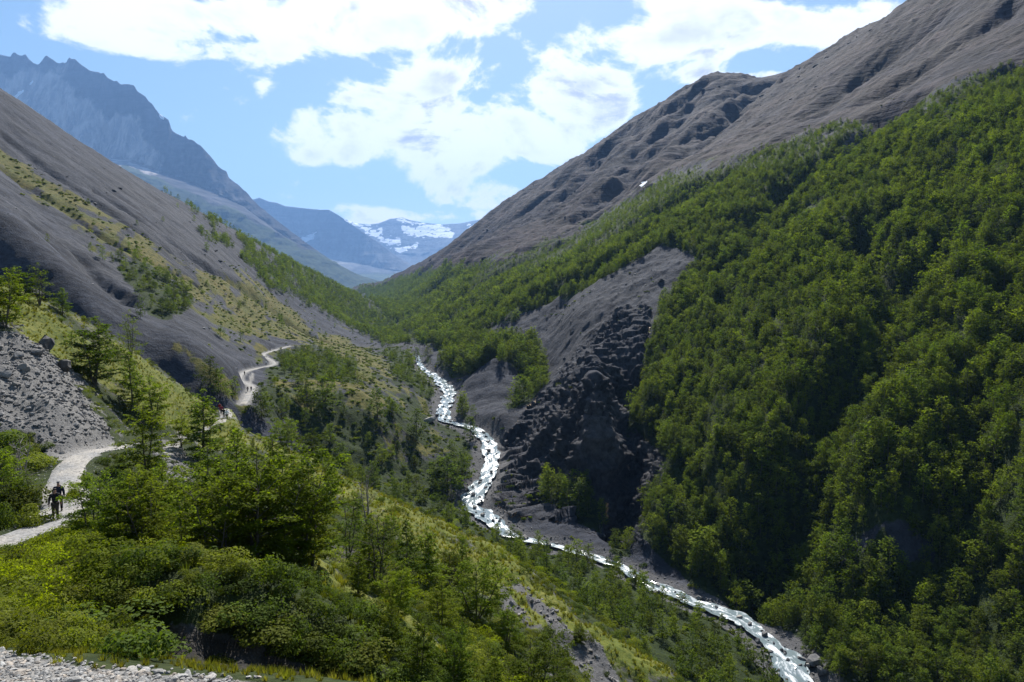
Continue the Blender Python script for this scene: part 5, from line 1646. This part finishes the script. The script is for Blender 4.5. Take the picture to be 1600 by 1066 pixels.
for px, py, d, wp, hp, me, lab in SHRUBS:
    W = unproj(px, py, d)
    z = float(near.z(W[0], W[1]))
    w = wp * d / F * 0.54
    o = add('shrub', me, None, (W[0], W[1], z - 0.05), (0, 0, rng.uniform(0, 6.28)), (w, w, max(hp * d / F, 0.3) * 0.8))
    tag(o, lab, 'bush', 'bushes on the near hillside')

pd_, _ = line_dist(near.X, near.Y, path_c)
shrubby = (n_mask[..., 1]) * smooth(1.6, 2.6, pd_) * smooth(7.7, 8.6, near.Y) * (1 - m_grav) * (1 - (npx > 222) * (near.Y < 15.3))
cx, cy, cz = sample(near, 7.5 * np.clip((17 / near.Y) ** 1.5, 0.2, 1) * shrubby * smooth(95, 40, near.Y) + (0.25 * shrubby + 0.14 * n_grass) * (near.Y > 40), 51, lambda y: np.where(y < 30, 0.30, 0.42), 120)
ppx, ppy = proj(cx, cy, cz)
kinds = b_heath + b_dark + b_bright_s
zone = fbm(cx / 3.5, cy / 3.5, 3, 61) + 0.25 * smooth(260, 120, ppx) * (cy < 24)
pk = np.where(zone > 0.42, 6, np.where(zone < -0.12, 4 + (np.arange(len(cx)) % 2), np.arange(len(cx)) % 4))
sz = np.random.default_rng(8).uniform(0.3, 1.0, len(cx)) ** 1.3 * 1.05 * np.clip(0.55 + cy / 50, 0.6, 1.1)
s3 = np.stack([sz, sz, sz * np.random.default_rng(9).uniform(.6, 1.25, len(cx))], 1)
o = inst_cloud('heath_shrubbery', np.stack([cx, cy, cz - 0.05], 1), np.random.default_rng(4).uniform(0, 6.28, len(cx)), s3, kinds, pick=pk)
tag(o, 'low cushions of heath and moss covering the near slope')
print('heath', len(cx))

tufts = [tuft_mesh('grass_tuft_%s' % 'abc'[i], 400 + i, 34, M_grass) for i in range(3)]
gx, gy, gz = sample(near, (3.4 * n_grass * (1 - m_path) * (1 - bare) * (near.Y > 10) + 30 * (near.Y > 6.4) * (near.Y < 9.8) * (1 - m_grav) * (npx > -100) * (1 - m_gul_shade)) * smooth(130, 60, near.Y) + 1.2 * n_grass * (near.Y > 60), 52, lambda y: np.where(y < 10, 0.12, 0.3), 125)
gs = np.random.default_rng(5).uniform(0.20, 0.46, len(gx)) * np.where(gy < 10, 0.28, 1)
o = inst_cloud('grass', np.stack([gx, gy, gz], 1), np.random.default_rng(6).uniform(0, 6.28, len(gx)), gs, tufts)
tag(o, 'yellow green tussock grass on the sunny crest of the near slope')
M_moss = leaf_mat('moss_blades', (.025, .035, .008), (.070, .085, .016), (.09, .095, .02), 0.3)
mt = [tuft_mesh('moss_tuft_%s' % 'ab'[i], 410 + i, 30, M_moss) for i in range(2)]
mx_, my_, mz_ = sample(near, 7 * np.clip((17 / near.Y) ** 1.3, 0.2, 1) * shrubby * (near.Y < 60), 56, 0.2, 60)
o = inst_cloud('ground_cover', np.stack([mx_, my_, mz_], 1), np.random.default_rng(16).uniform(0, 6.28, len(mx_)), np.random.default_rng(15).uniform(.12, .34, len(mx_)), mt)
tag(o, 'short grass and moss between the heath cushions of the near slope')

crag_k = [rock_mesh('crag_%s' % 'abcdef'[i], 600 + i, M_crag, 2, .9, .35) for i in range(6)]
kx, ky, kz = sample(val, 0.012 * (m_cliff + 0.25 * m_rock) * (1 - bench_r), 55, 1.6, 700)
rk_ = np.random.default_rng(12)
ks = 0.5 + 1.8 * rk_.random(len(kx)) ** 2.5
o = inst_cloud('crag_rocks', np.stack([kx, ky, kz - 0.15 * ks], 1), rk_.uniform(0, 6.28, len(kx)), np.stack([ks, ks * rk_.uniform(.6, 1, len(kx)), ks * rk_.uniform(.7, 1.5, len(kx))], 1), crag_k, tilt=rk_.uniform(-.5, .5, (len(kx), 2)))
tag(o, 'broken dark crags jutting from the gorge wall')
ox_, oy_, oz_ = sample(val, 0.0011 * v_top * smooth(0.05, 0.4, fbm(along / 70, fall / 160, 4, 221)) * (val.Y > 380) + 0.004 * left * (val.Y > 230) * smooth(0.2, 0.45, strk) * (1 - under), 57, 2.0, 2300)
os_ = (0.6 + 3.6 * rk_.random(len(ox_)) ** 2.5) * np.clip(oy_ / 900, 0.22, 1.6)
o = inst_cloud('rock_outcrops', np.stack([ox_, oy_, oz_ - 0.3 * os_], 1), rk_.uniform(0, 6.28, len(ox_)), np.stack([os_ * 1.5, os_, os_ * 0.8], 1), crag_k, tilt=rk_.uniform(-.4, .4, (len(ox_), 2)))
tag(o, 'dark broken outcrops scattered over the bare mountainsides')
print('outcrops', len(ox_))
vb = [bush_mesh('slope_bush_%s' % 'abc'[i], 350 + i, 150, 0.26, (M_leaf_far, M_heath, M_darkbush)[i], .8, 4, False) for i in range(3)]
ud = 0.05 * under * left + 0.04 * gl + 0.05 * dark_l + 0.02 * m_rock * smooth(0.15, 0.5, fbm(val.X / 16, val.Y / 16, 3, 211)) + 0.085 * shingle * (bench_r < 0.5) + 0.035 * (1 - glade) * m_for + 0.01 * m_clear * right_side
ux_, uy_, uz_ = sample(val, ud * (1 - bench_p) * (bench_r < 0.6), 53, 1.4, 900)
us = np.random.default_rng(5).uniform(0.8, 2.0, len(ux_))
o = inst_cloud('scrub_undergrowth', np.stack([ux_, uy_, uz_ - 0.1], 1), np.random.default_rng(6).uniform(0, 6.28, len(ux_)), us, vb)
tag(o, 'scattered low scrub on the terraces, scree and crags of the valley')
print('scrub', len(ux_))

# ------------------------------------------------------------------ stones
stone_k = [rock_mesh('stone_%s' % 'abcdef'[i], 500 + i, M_stone, 2) for i in range(6)]
rub_k = [rock_mesh('rubble_%s' % 'abcde'[i], 520 + i, M_rubble, 2, .7) for i in range(5)]
wet_k = [rock_mesh('river_rock_%s' % 'abcde'[i], 540 + i, M_wet, 2, .7) for i in range(5)]
small_stone = [rock_mesh('pebble_%s' % 'abcd'[i], 560 + i, M_stone, 1) for i in range(4)]
small_rub = [rock_mesh('chip_%s' % 'abcd'[i], 570 + i, M_rubble, 1, .6) for i in range(4)]
small_wet = [rock_mesh('wet_cobble_%s' % 'abcd'[i], 580 + i, M_wet, 1, .7) for i in range(4)]
rg = np.random.default_rng(77)


def put_stone(name, me, p, s, lab, cat, grp, sink=0.25):
    o = add(name, me, None, (p[0], p[1], p[2] + s * (0.55 - sink) * 0.6), (rg.uniform(-.35, .35), rg.uniform(-.35, .35), rg.uniform(0, 6.28)), (s, s * rg.uniform(.8, 1.1), s * rg.uniform(.75, 1.1)))
    return tag(o, lab, cat, grp)


G_FG = 'pale stones along the foreground path edge'
for px, py, wp, lab in [(226, 1053, 26, 'pale rounded stone with a warm tint at the path edge'), (249, 1053, 24, 'grey rounded stone right of the warm pale one'), (206, 1048, 22, 'flat brownish stone left of the warm pale one'),
                        (282, 1060, 26, 'light flat slab like stone at the path edge'), (292, 1056, 26, 'long pale stone beside the light flat one'), (326, 1064, 18, 'pointed tan stone at the bottom edge'),
                        (182, 1056, 18, 'dark grey stone among the pale gravel'), (156, 1060, 16, 'dark upright stone among the pale gravel'), (130, 1050, 20, 'pale angular stone below the bright bush'), (358, 1062, 12, 'small grey stone at the right end of the stone row'), (268, 1066, 26, 'bluish grey stone at the bottom edge')]:
    W = near.hit(px, py, 3, 12)
    put_stone('stone', stone_k[rg.integers(0, 6)], W, wp * 0.5 * W[1] / F, lab, 'stone', G_FG)


def fg_label(x, y, z, s_):
    px, py = proj(x, y, z)
    sz_ = 'larger' if s_ > .075 else 'smaller'
    where = ('at the left frame edge' if px < 60 else ('below the big bright bush' if px < 140 else ('below the right end of the bright bush' if px < 230 else ('around the row of rounded stones' if px < 320 else 'right of the row of rounded stones'))))
    row = 'upper' if py < 1040 else 'lower'
    return '%s pale stone in the %s gravel %s' % (sz_, row, where), 'stone', '%s stones in the %s gravel %s' % (sz_, row, where)


gx1, gy1, gz1 = sample(near, 60 * m_grav * (near.Y > 4.2) * (npx > -60) * (npx < 430), 71, 0.09)
big = rg.permutation(len(gx1))[:85]
for i in big:
    s_ = rg.uniform(.04, .105)
    put_stone('stone', stone_k[rg.integers(0, 6)], (gx1[i], gy1[i], gz1[i]), s_, *fg_label(gx1[i], gy1[i], gz1[i], s_))
gx2, gy2, gz2 = sample(near, 420 * m_grav * (near.Y > 4.2) * (npx > -120) * (npx < 470), 72, 0.03)
o = inst_cloud('gravel', np.stack([gx2, gy2, gz2 + 0.008], 1), rg.uniform(0, 6.28, len(gx2)), rg.uniform(.012, .045, len(gx2)), small_stone, tilt=rg.uniform(-.4, .4, (len(gx2), 2)))
tag(o, 'loose pale gravel of the foreground path')
# rubble slope on the left
G_RB = 'boulders on the left rubble slope'
for px, py, wp, lab in [(28, 560, 24, 'rounded grey boulder near the top of the rubble'), (58, 555, 26, 'flat topped boulder at the top edge of the rubble'), (37, 578, 20, 'low grey boulder in the upper rubble'), (100, 580, 34, 'long dark slab of rock lying across the rubble'),
                        (8, 590, 24, 'boulder at the left frame edge in the rubble'), (78, 597, 15, 'small block in the middle of the rubble'), (125, 612, 14, 'block at the right side of the rubble'), (24, 604, 18, 'pale block in the middle of the rubble'), (72, 545, 40, 'large dark rock ledge under the grassy rim'),
                        (60, 466, 34, 'large dark boulder on the grass crest beside the trees'), (98, 628, 12, 'small pale block low in the rubble'), (50, 632, 10, 'pale block alone on the lower rubble')]:
    W = near.hit(px, py, 40, 120)
    put_stone('boulder', crag_k[rg.integers(0, 6)] if 'dark' in lab else rub_k[rg.integers(0, 5)], W, wp * 0.5 * W[1] / F, lab, 'boulder', G_RB, .1)


def rb_label(x, y, z, s_):
    px, py = proj(x, y, z)
    sz_ = 'big' if s_ > .36 else 'small'
    where = 'near the grassy top edge' if py < 575 else ('halfway down' if py < 640 else 'low down near the path')
    side = 'left part of the rubble' if px < 60 else ('middle of the rubble' if px < 120 else 'right side of the rubble')
    if px > 220:
        where, side = 'between the beeches', 'patch of rubble beyond the path'
    return '%s angular grey block %s in the %s' % (sz_, where, side), 'boulder', '%s blocks %s, %s' % (sz_, where, side)


rx, ry, rz_ = sample(near, 0.9 * m_rub * (1 - m_path), 73, 0.5)
o_ = rg.permutation(len(rx))[:55]
for i in o_:
    put_stone('boulder', rub_k[rg.integers(0, 5)], (rx[i], ry[i], rz_[i]), (s_ := rg.uniform(.16, .55)), *rb_label(rx[i], ry[i], rz_[i], s_))
rx, ry, rz_ = sample(near, 16 * np.maximum(m_rub, 0.35 * m_strk) * (1 - m_path), 74, 0.12)
sz = 0.05 + 0.30 * rg.random(len(rx)) ** 4
o = inst_cloud('rubble', np.stack([rx, ry, rz_ + sz * .2], 1), rg.uniform(0, 6.28, len(rx)), sz, small_rub, tilt=rg.uniform(-.5, .5, (len(rx), 2)))
tag(o, 'loose grey rubble on the left slope above the path')
px_, py_, pz_ = sample(near, 7 * m_path * (near.Y > 28) * (near.Y < 75), 75, 0.1)
sz = 0.025 + 0.09 * rg.random(len(px_)) ** 3
o = inst_cloud('path_gravel', np.stack([px_, py_, pz_ + 0.06], 1), rg.uniform(0, 6.28, len(px_)), sz, small_stone, tilt=rg.uniform(-.5, .5, (len(px_), 2)))
tag(o, 'loose stones on the gravel path around the hikers')
# river rocks
G_RV = 'boulders in the river'
for px, py, wp, lab in [(1270, 1040, 34, 'largest grey boulder at the right edge of the river near the bottom'), (1284, 1056, 26, 'round dark boulder right below the largest river boulder'), (1256, 1036, 24, 'flat slab of rock at the right edge of the river'), (1228, 1020, 10, 'dark rock breaking the white water'),
                        (1108, 942, 16, 'brown boulder splitting the white water under the forest'), (672, 660, 26, 'big dark boulder on the terrace edge left of the river'), (1243, 1030, 8, 'small dark rock in the lower rapids'), (1265, 1062, 14, 'pale rounded boulder at the bottom of the river')]:
    W = val.hit(px, py, 100, 600)
    put_stone('boulder', wet_k[rg.integers(0, 5)], W, wp * 0.5 * W[1] / F, lab, 'boulder', G_RV, .05)


def rv_label(x, y, z, s_, u):
    px, py = proj(x, y, z)
    sz_ = 'large' if s_ > .95 else ('middling' if s_ > .65 else 'small')
    pos = 'left edge' if u > 0.6 else ('right edge' if u < -0.6 else 'middle')
    where = ('at the bottom of the photo' if py > 1010 else ('under the forest slope' if py > 945 else ('beside the wooded bench' if py > 880 else ('at the foot of the cliff' if py > 815 else ('at the river bend under the cliff' if py > 725 else (
        'below the islet' if py > 660 else ('beside the ribbed scree bank' if py > 612 else 'in the highest rapids in sight')))))))
    return '%s wet boulder at the %s of rapids %s' % (sz_, pos, where) if pos != 'middle' else '%s wet boulder amid the rapids %s' % (sz_, where), 'boulder', '%s boulders, %s of the rapids %s' % (sz_, pos, where)


c = river_c[(river_c[:, 1] > 130) & (river_c[:, 1] < 560)]
P = c[:, :2]
T = np.gradient(P, axis=0)
T /= np.linalg.norm(T, axis=1)[:, None]
for k in range(125):
    i = int(rg.integers(0, len(c)))
    u = rg.uniform(-1.15, 1.15)
    x, y = c[i, 0] - T[i, 1] * u * c[i, 3] * .5 + rg.uniform(-2, 2), c[i, 1] + T[i, 0] * u * c[i, 3] * .5 + rg.uniform(-2, 2)
    put_stone('boulder', wet_k[rg.integers(0, 5)], (x, y, max(float(val.z(x, y)), c[i, 2] - .15)), (s_ := rg.uniform(.4, 1.3)), *rv_label(x, y, c[i, 2], s_, u), .1)
wx, wy, wz = sample(val, 0.55 * smooth(0.04, 0.5, bench_r) * (val.Y < 700) + 0.02 * m_clear, 76, 0.6)
sz = 0.12 + 0.5 * rg.random(len(wx)) ** 2.5
wlev, (wzz, www) = line_dist(wx, wy, river_c)
keep = (wlev > www * 0.42) | (rg.random(len(wx)) < 0.30)
wz = np.where(wlev < www * 0.5, wzz - 0.05, wz)
o = inst_cloud('river_cobbles', np.stack([wx, wy, wz + sz * .15], 1)[keep], rg.uniform(0, 6.28, keep.sum()), sz[keep], small_wet, tilt=rg.uniform(-.4, .4, (keep.sum(), 2)))
tag(o, 'cobbles and small boulders lining the river bed')
# blocks on the scree slope and gorge
bx, by, bz = sample(val, (0.0035 * left * (val.Y > 190) * (1 - under) + 0.010 * m_rock + 0.004 * m_clear * right_side) * (1 - bench_r), 78, 1.5, 900)
sz = 0.25 + 1.1 * rg.random(len(bx)) ** 4
o = inst_cloud('scree_blocks', np.stack([bx, by, bz], 1), rg.uniform(0, 6.28, len(bx)), sz, small_rub, tilt=rg.uniform(-.4, .4, (len(bx), 2)))
o['kind'] = 'stuff'
tag(o, 'small blocks scattered over the scree slopes and crags')


# ------------------------------------------------------------------ hikers
def skin(name, verts, edges, rad, mat, sub=1, parent=None):
    me = bpy.data.meshes.new(name)
    me.from_pydata(verts, edges, [])
    o = bpy.data.objects.new(name, me)
    COL.objects.link(o)
    o.modifiers.new('skin', 'SKIN')
    for i, r_ in enumerate(rad):
        sv_ = me.skin_vertices[0].data[i]
        sv_.radius = (r_, r_) if not isinstance(r_, tuple) else r_
        sv_.use_root = i == 0
    sm = o.modifiers.new('sub', 'SUBSURF')
    sm.levels = sub
    sm.render_levels = sub
    dg = bpy.context.evaluated_depsgraph_get()
    new = bpy.data.meshes.new_from_object(o.evaluated_get(dg))
    new.name = name
    bpy.data.objects.remove(o)
    new.materials.clear()
    new.materials.append(mat)
    new.polygons.foreach_set('use_smooth', np.ones(len(new.polygons), bool))
    return new


M_skin = simple('skin', (.36, .20, .14), .6, .08, 8)
M_hair = simple('dark_hair', (.03, .022, .018), .7, .2, 30)
cloth = {}


def cmat(nm, col):
    if nm not in cloth:
        cloth[nm] = simple(nm, col, .85, .18, 14)
    return cloth[nm]


def person_meshes(pose):
    """a walking figure 1.75 m tall facing -Y: body, jacket, trousers, boots, hat or hair, rucksack"""
    s = 1 if pose == 0 else -1
    hip, chest, neck = (0, 0, .93), (0, -.02, 1.30), (0, -.035, 1.50)
    lk, lf, lt = (.10, -.16 * s, .50), (.11, -.14 * s, .07), (.115, -.33 * s - .02, .035)
    rk, rf, rt = (-.10, -.02 + .06 * s, .50), (-.11, .22 * s, .09), (-.115, .22 * s - .16, .03)
    lt = (lf[0], lf[1] - .17, .03)
    sh, el, ha = .20, .27, .28
    le, lh = (el, .10 * s - .02, 1.14), (ha, -.04 + .05 * s, .90)
    re, rh_ = (-el, -.10 * s + .02, 1.14), (-ha, -.20 * s - .02, .92)
    head = [(0, -.05, 1.60), (0, -.065, 1.66), (0, -.055, 1.73)]
    V = [hip, (0, -.01, 1.10), chest, neck, head[0], head[1], head[2],
         (sh, -.02, 1.42), le, lh, (ha, lh[1] - .03, .83), (-sh, -.02, 1.42), re, rh_, (-ha, rh_[1] - .03, .85),
         (.10, 0, .88), lk, lf, lt, (-.10, 0, .88), rk, rf, rt, (0, -.155, 1.635)]
    E = [(0, 1), (1, 2), (2, 3), (3, 4), (4, 5), (5, 6), (2, 7), (7, 8), (8, 9), (9, 10), (2, 11), (11, 12), (12, 13), (13, 14), (0, 15), (15, 16), (16, 17), (17, 18), (0, 19), (19, 20), (20, 21), (21, 22), (5, 23)]
    rad = [.13, .125, .15, .06, .075, .098, .075, .065, .045, .034, .022, .065, .045, .034, .022, .085, .06, .042, .035, .085, .06, .042, .035, .015]
    body = skin('body', V, E, rad, M_skin, 1)
    # fingers are far below a pixel here; five short ones each still leave the palm
    jk = skin('jacket', [(0, 0, .90), (0, -.01, 1.10), chest, (0, -.03, 1.47), (sh, -.02, 1.42), le, (lh[0], lh[1], lh[2] + .03), (-sh, -.02, 1.42), re, (rh_[0], rh_[1], rh_[2] + .03)],
              [(0, 1), (1, 2), (2, 3), (2, 4), (4, 5), (5, 6), (2, 7), (7, 8), (8, 9)], [.165, .155, .185, .085, .09, .065, .05, .09, .065, .05], M_skin, 1)
    tr = skin('trousers', [(0, 0, .95), (.10, 0, .86), lk, (lf[0], lf[1], lf[2] + .04), (-.10, 0, .86), rk, (rf[0], rf[1], rf[2] + .04)], [(0, 1), (1, 2), (2, 3), (0, 4), (4, 5), (5, 6)], [.145, .115, .082, .066, .115, .082, .066], M_skin, 1)
    bt = []
    for f, t in ((lf, lt), (rf, rt)):
        bt.append(skin('boot', [(f[0], f[1] + .03, f[2] + .05), (f[0], f[1] + .01, f[2]), (f[0], f[1] - .08, f[2] - .025), (f[0], f[1] - .19, f[2] - .035)], [(0, 1), (1, 2), (2, 3)], [.06, .062, .052, .04], M_skin, 1))
    hat = skin('hat', [(0, -.05, 1.69), (0, -.045, 1.76), (0, -.045, 1.79)], [(0, 1), (1, 2)], [.112, .10, .05], M_skin, 1)
    pack = skin('rucksack', [(0, .17, 1.06), (0, .20, 1.25), (0, .18, 1.46), (0, .165, 1.54)], [(0, 1), (1, 2), (2, 3)], [(.15, .11), (.17, .13), (.15, .11), (.08, .06)], M_skin, 1)
    hands = []
    for hx, hy, hz, sgn in ((ha, lh[1] - .03, .85, 1), (-ha, rh_[1] - .03, .87, -1)):
        vv, ee, rr = [(hx, hy, hz + .03), (hx, hy - .005, hz - .02)], [(0, 1)], [.026, .030]
        for j, ln in enumerate((.062, .075, .078, .070)):
            b = len(vv)
            oy = -.024 + j * .016
            vv += [(hx, hy + oy, hz - .045), (hx - sgn * .006, hy + oy - .004, hz - .045 - ln * .55), (hx - sgn * .022, hy + oy - .006, hz - .045 - ln)]
            ee += [(1, b), (b, b + 1), (b + 1, b + 2)]
            rr += [.0095, .0088, .0075]
        b = len(vv)
        vv += [(hx - sgn * .008, hy - .038, hz - .015), (hx - sgn * .018, hy - .052, hz - .05)]
        ee += [(0, b), (b, b + 1)]
        rr += [.010, .008]
        hands.append(skin('hand', vv, ee, rr, M_skin, 1))
    return dict(body=body, jacket=jk, trousers=tr, boot=bt, hat=hat, rucksack=pack, hand=hands)


POSES = [person_meshes(0), person_meshes(1)]


def person(loc, rz, pose, cols, label, group, hat=True, pack=True, h=1.0):
    e = bpy.data.objects.new('person', None)
    COL.objects.link(e)
    e.location = loc
    e.rotation_euler = (0, 0, rz)
    e.scale = (h, h, h)
    tag(e, label, 'person', group)
    pm = POSES[pose]

    def part(nm, me, mat):
        o = add(nm, me, e)
        o.material_slots[0].link = 'OBJECT'
        o.material_slots[0].material = mat
        return o
    part('body', pm['body'], M_skin)
    for m_ in pm['hand']:
        part('hand', m_, M_skin)
    part('jacket', pm['jacket'], cmat(*cols[0]))
    part('trousers', pm['trousers'], cmat(*cols[1]))
    for m_ in pm['boot']:
        part('boot', m_, cmat('boot_leather', (.03, .025, .02)))
    if hat:
        part('hat', pm['hat'], cmat(*hat) if isinstance(hat, tuple) else cmat('dark_hat', (.03, .03, .035)))
    else:
        part('hair', pm['hat'], M_hair)
    if pack:
        part('rucksack', pm['rucksack'], cmat(*pack) if isinstance(pack, tuple) else cmat('dark_pack', (.02, .022, .03)))
    return e


BLK, NVY, GRY = ('black_cloth', (.012, .012, .014)), ('navy_cloth', (.014, .017, .032)), ('grey_trousers', (.05, .048, .045))
BRN, RED, WHT, BLU = ('brown_trousers', (.06, .045, .035)), ('dark_red_cloth', (.22, .02, .03)), ('white_cloth', (.70, .72, .76)), ('blue_cloth', (.05, .09, .25))


def on_path(c, px, py, d):
    """point of the path surface nearest to what is seen at a pixel"""
    W = unproj(px, py, d)
    _, (zz, _w) = line_dist(np.array([W[0]]), np.array([W[1]]), c)
    return float(W[0]), float(W[1]), float(zz[0])


p = on_path(path_c, 87, 814, 38.3)
person((p[0], p[1], p[2] + .08), 0.55, 0, (BLK, BRN), 'hiker in a black jacket and brown trousers walking in front on the gravel path', 'hikers on the near path', hat=False, pack=True)
p = on_path(path_c, 92.5, 800, 40.0)
person((p[0], p[1], p[2] + .08), 0.45, 1, (NVY, BLK), 'hiker in dark clothes and a cap walking close behind the first one', 'hikers on the near path', hat=('pale_cap', (.10, .10, .11)), h=1.03)
for px, py, d, rz, po, cols, ht, pk_, lab in [(346, 650, 118, 0.3, 0, (RED, BLK), True, True, 'hiker in a dark red jacket at the back of the group on the grassy crest'), (350, 655, 114, 0.4, 1, (BLK, GRY), True, True, 'hiker in black in the middle of the group on the crest'),
                                              (354.5, 661, 110, 0.3, 0, (WHT, GRY), True, ('pale_pack', (.55, .58, .65)), 'hiker in a white top at the front of the group on the crest'), (343.5, 645, 121, 0.2, 1, (RED, BLU), False, True, 'hiker in red and blue last in the group on the crest')]:
    x, y, z = on_path(path_c, px, py, d)
    person((x, y, z + .08), rz, po, cols, lab, 'hikers on the grassy crest', hat=ht, pack=pk_)
for px, py, d, rz, po, cols, lab in [(387, 613, 226, 0.1, 0, (BLK, GRY), 'left one of two tiny hikers side by side on the far path'), (392.5, 613, 227, 0.2, 1, (NVY, BLK), 'right one of two tiny hikers side by side on the far path'),
                                     (382, 586, 275, 0.6, 0, (BLK, BLK), 'single tiny dark hiker on the bend of the far path'), (416, 571, 326, 0.6, 1, (WHT, GRY), 'tiny hiker in white resting at the far path corner'), (422, 548, 384, 0.5, 0, (BLK, BLK), 'farthest tiny hiker high on the far path')]:
    x, y, z = on_path(far_c, px, py, d)
    z = max(z, float(val.z(x, y)))
    person((x, y, z + .12), rz, po, cols, lab, 'tiny hikers on the far path')

# ------------------------------------------------------------------ haze: one closed box of thin air round the whole place
hz = bpy.data.materials.new('haze_air')
hz.use_nodes = True
hz.node_tree.nodes.clear()
g = NT(hz.node_tree)
pv = g.n('ShaderNodeVolumePrincipled', {'Color': (0.28, 0.52, 1.0, 1.0), 'Density': 0.000042, 'Anisotropy': 0.15})
ho = g.n('ShaderNodeOutputMaterial')
g.link(pv.outputs[0], ho.inputs['Volume'])
bx0, bx1, by0, by1, bz0, bz1 = -14000, 14000, -60, 25000, -160, 4500
HV = np.array([(x, y, z) for z in (bz0, bz1) for y in (by0, by1) for x in (bx0, bx1)], float)
HF = np.array([(0, 2, 3, 1), (4, 5, 7, 6), (0, 1, 5, 4), (2, 6, 7, 3), (0, 4, 6, 2), (1, 3, 7, 5)])
tag(add('haze', mesh_np('haze', HV, HF, hz)), kind='stuff')
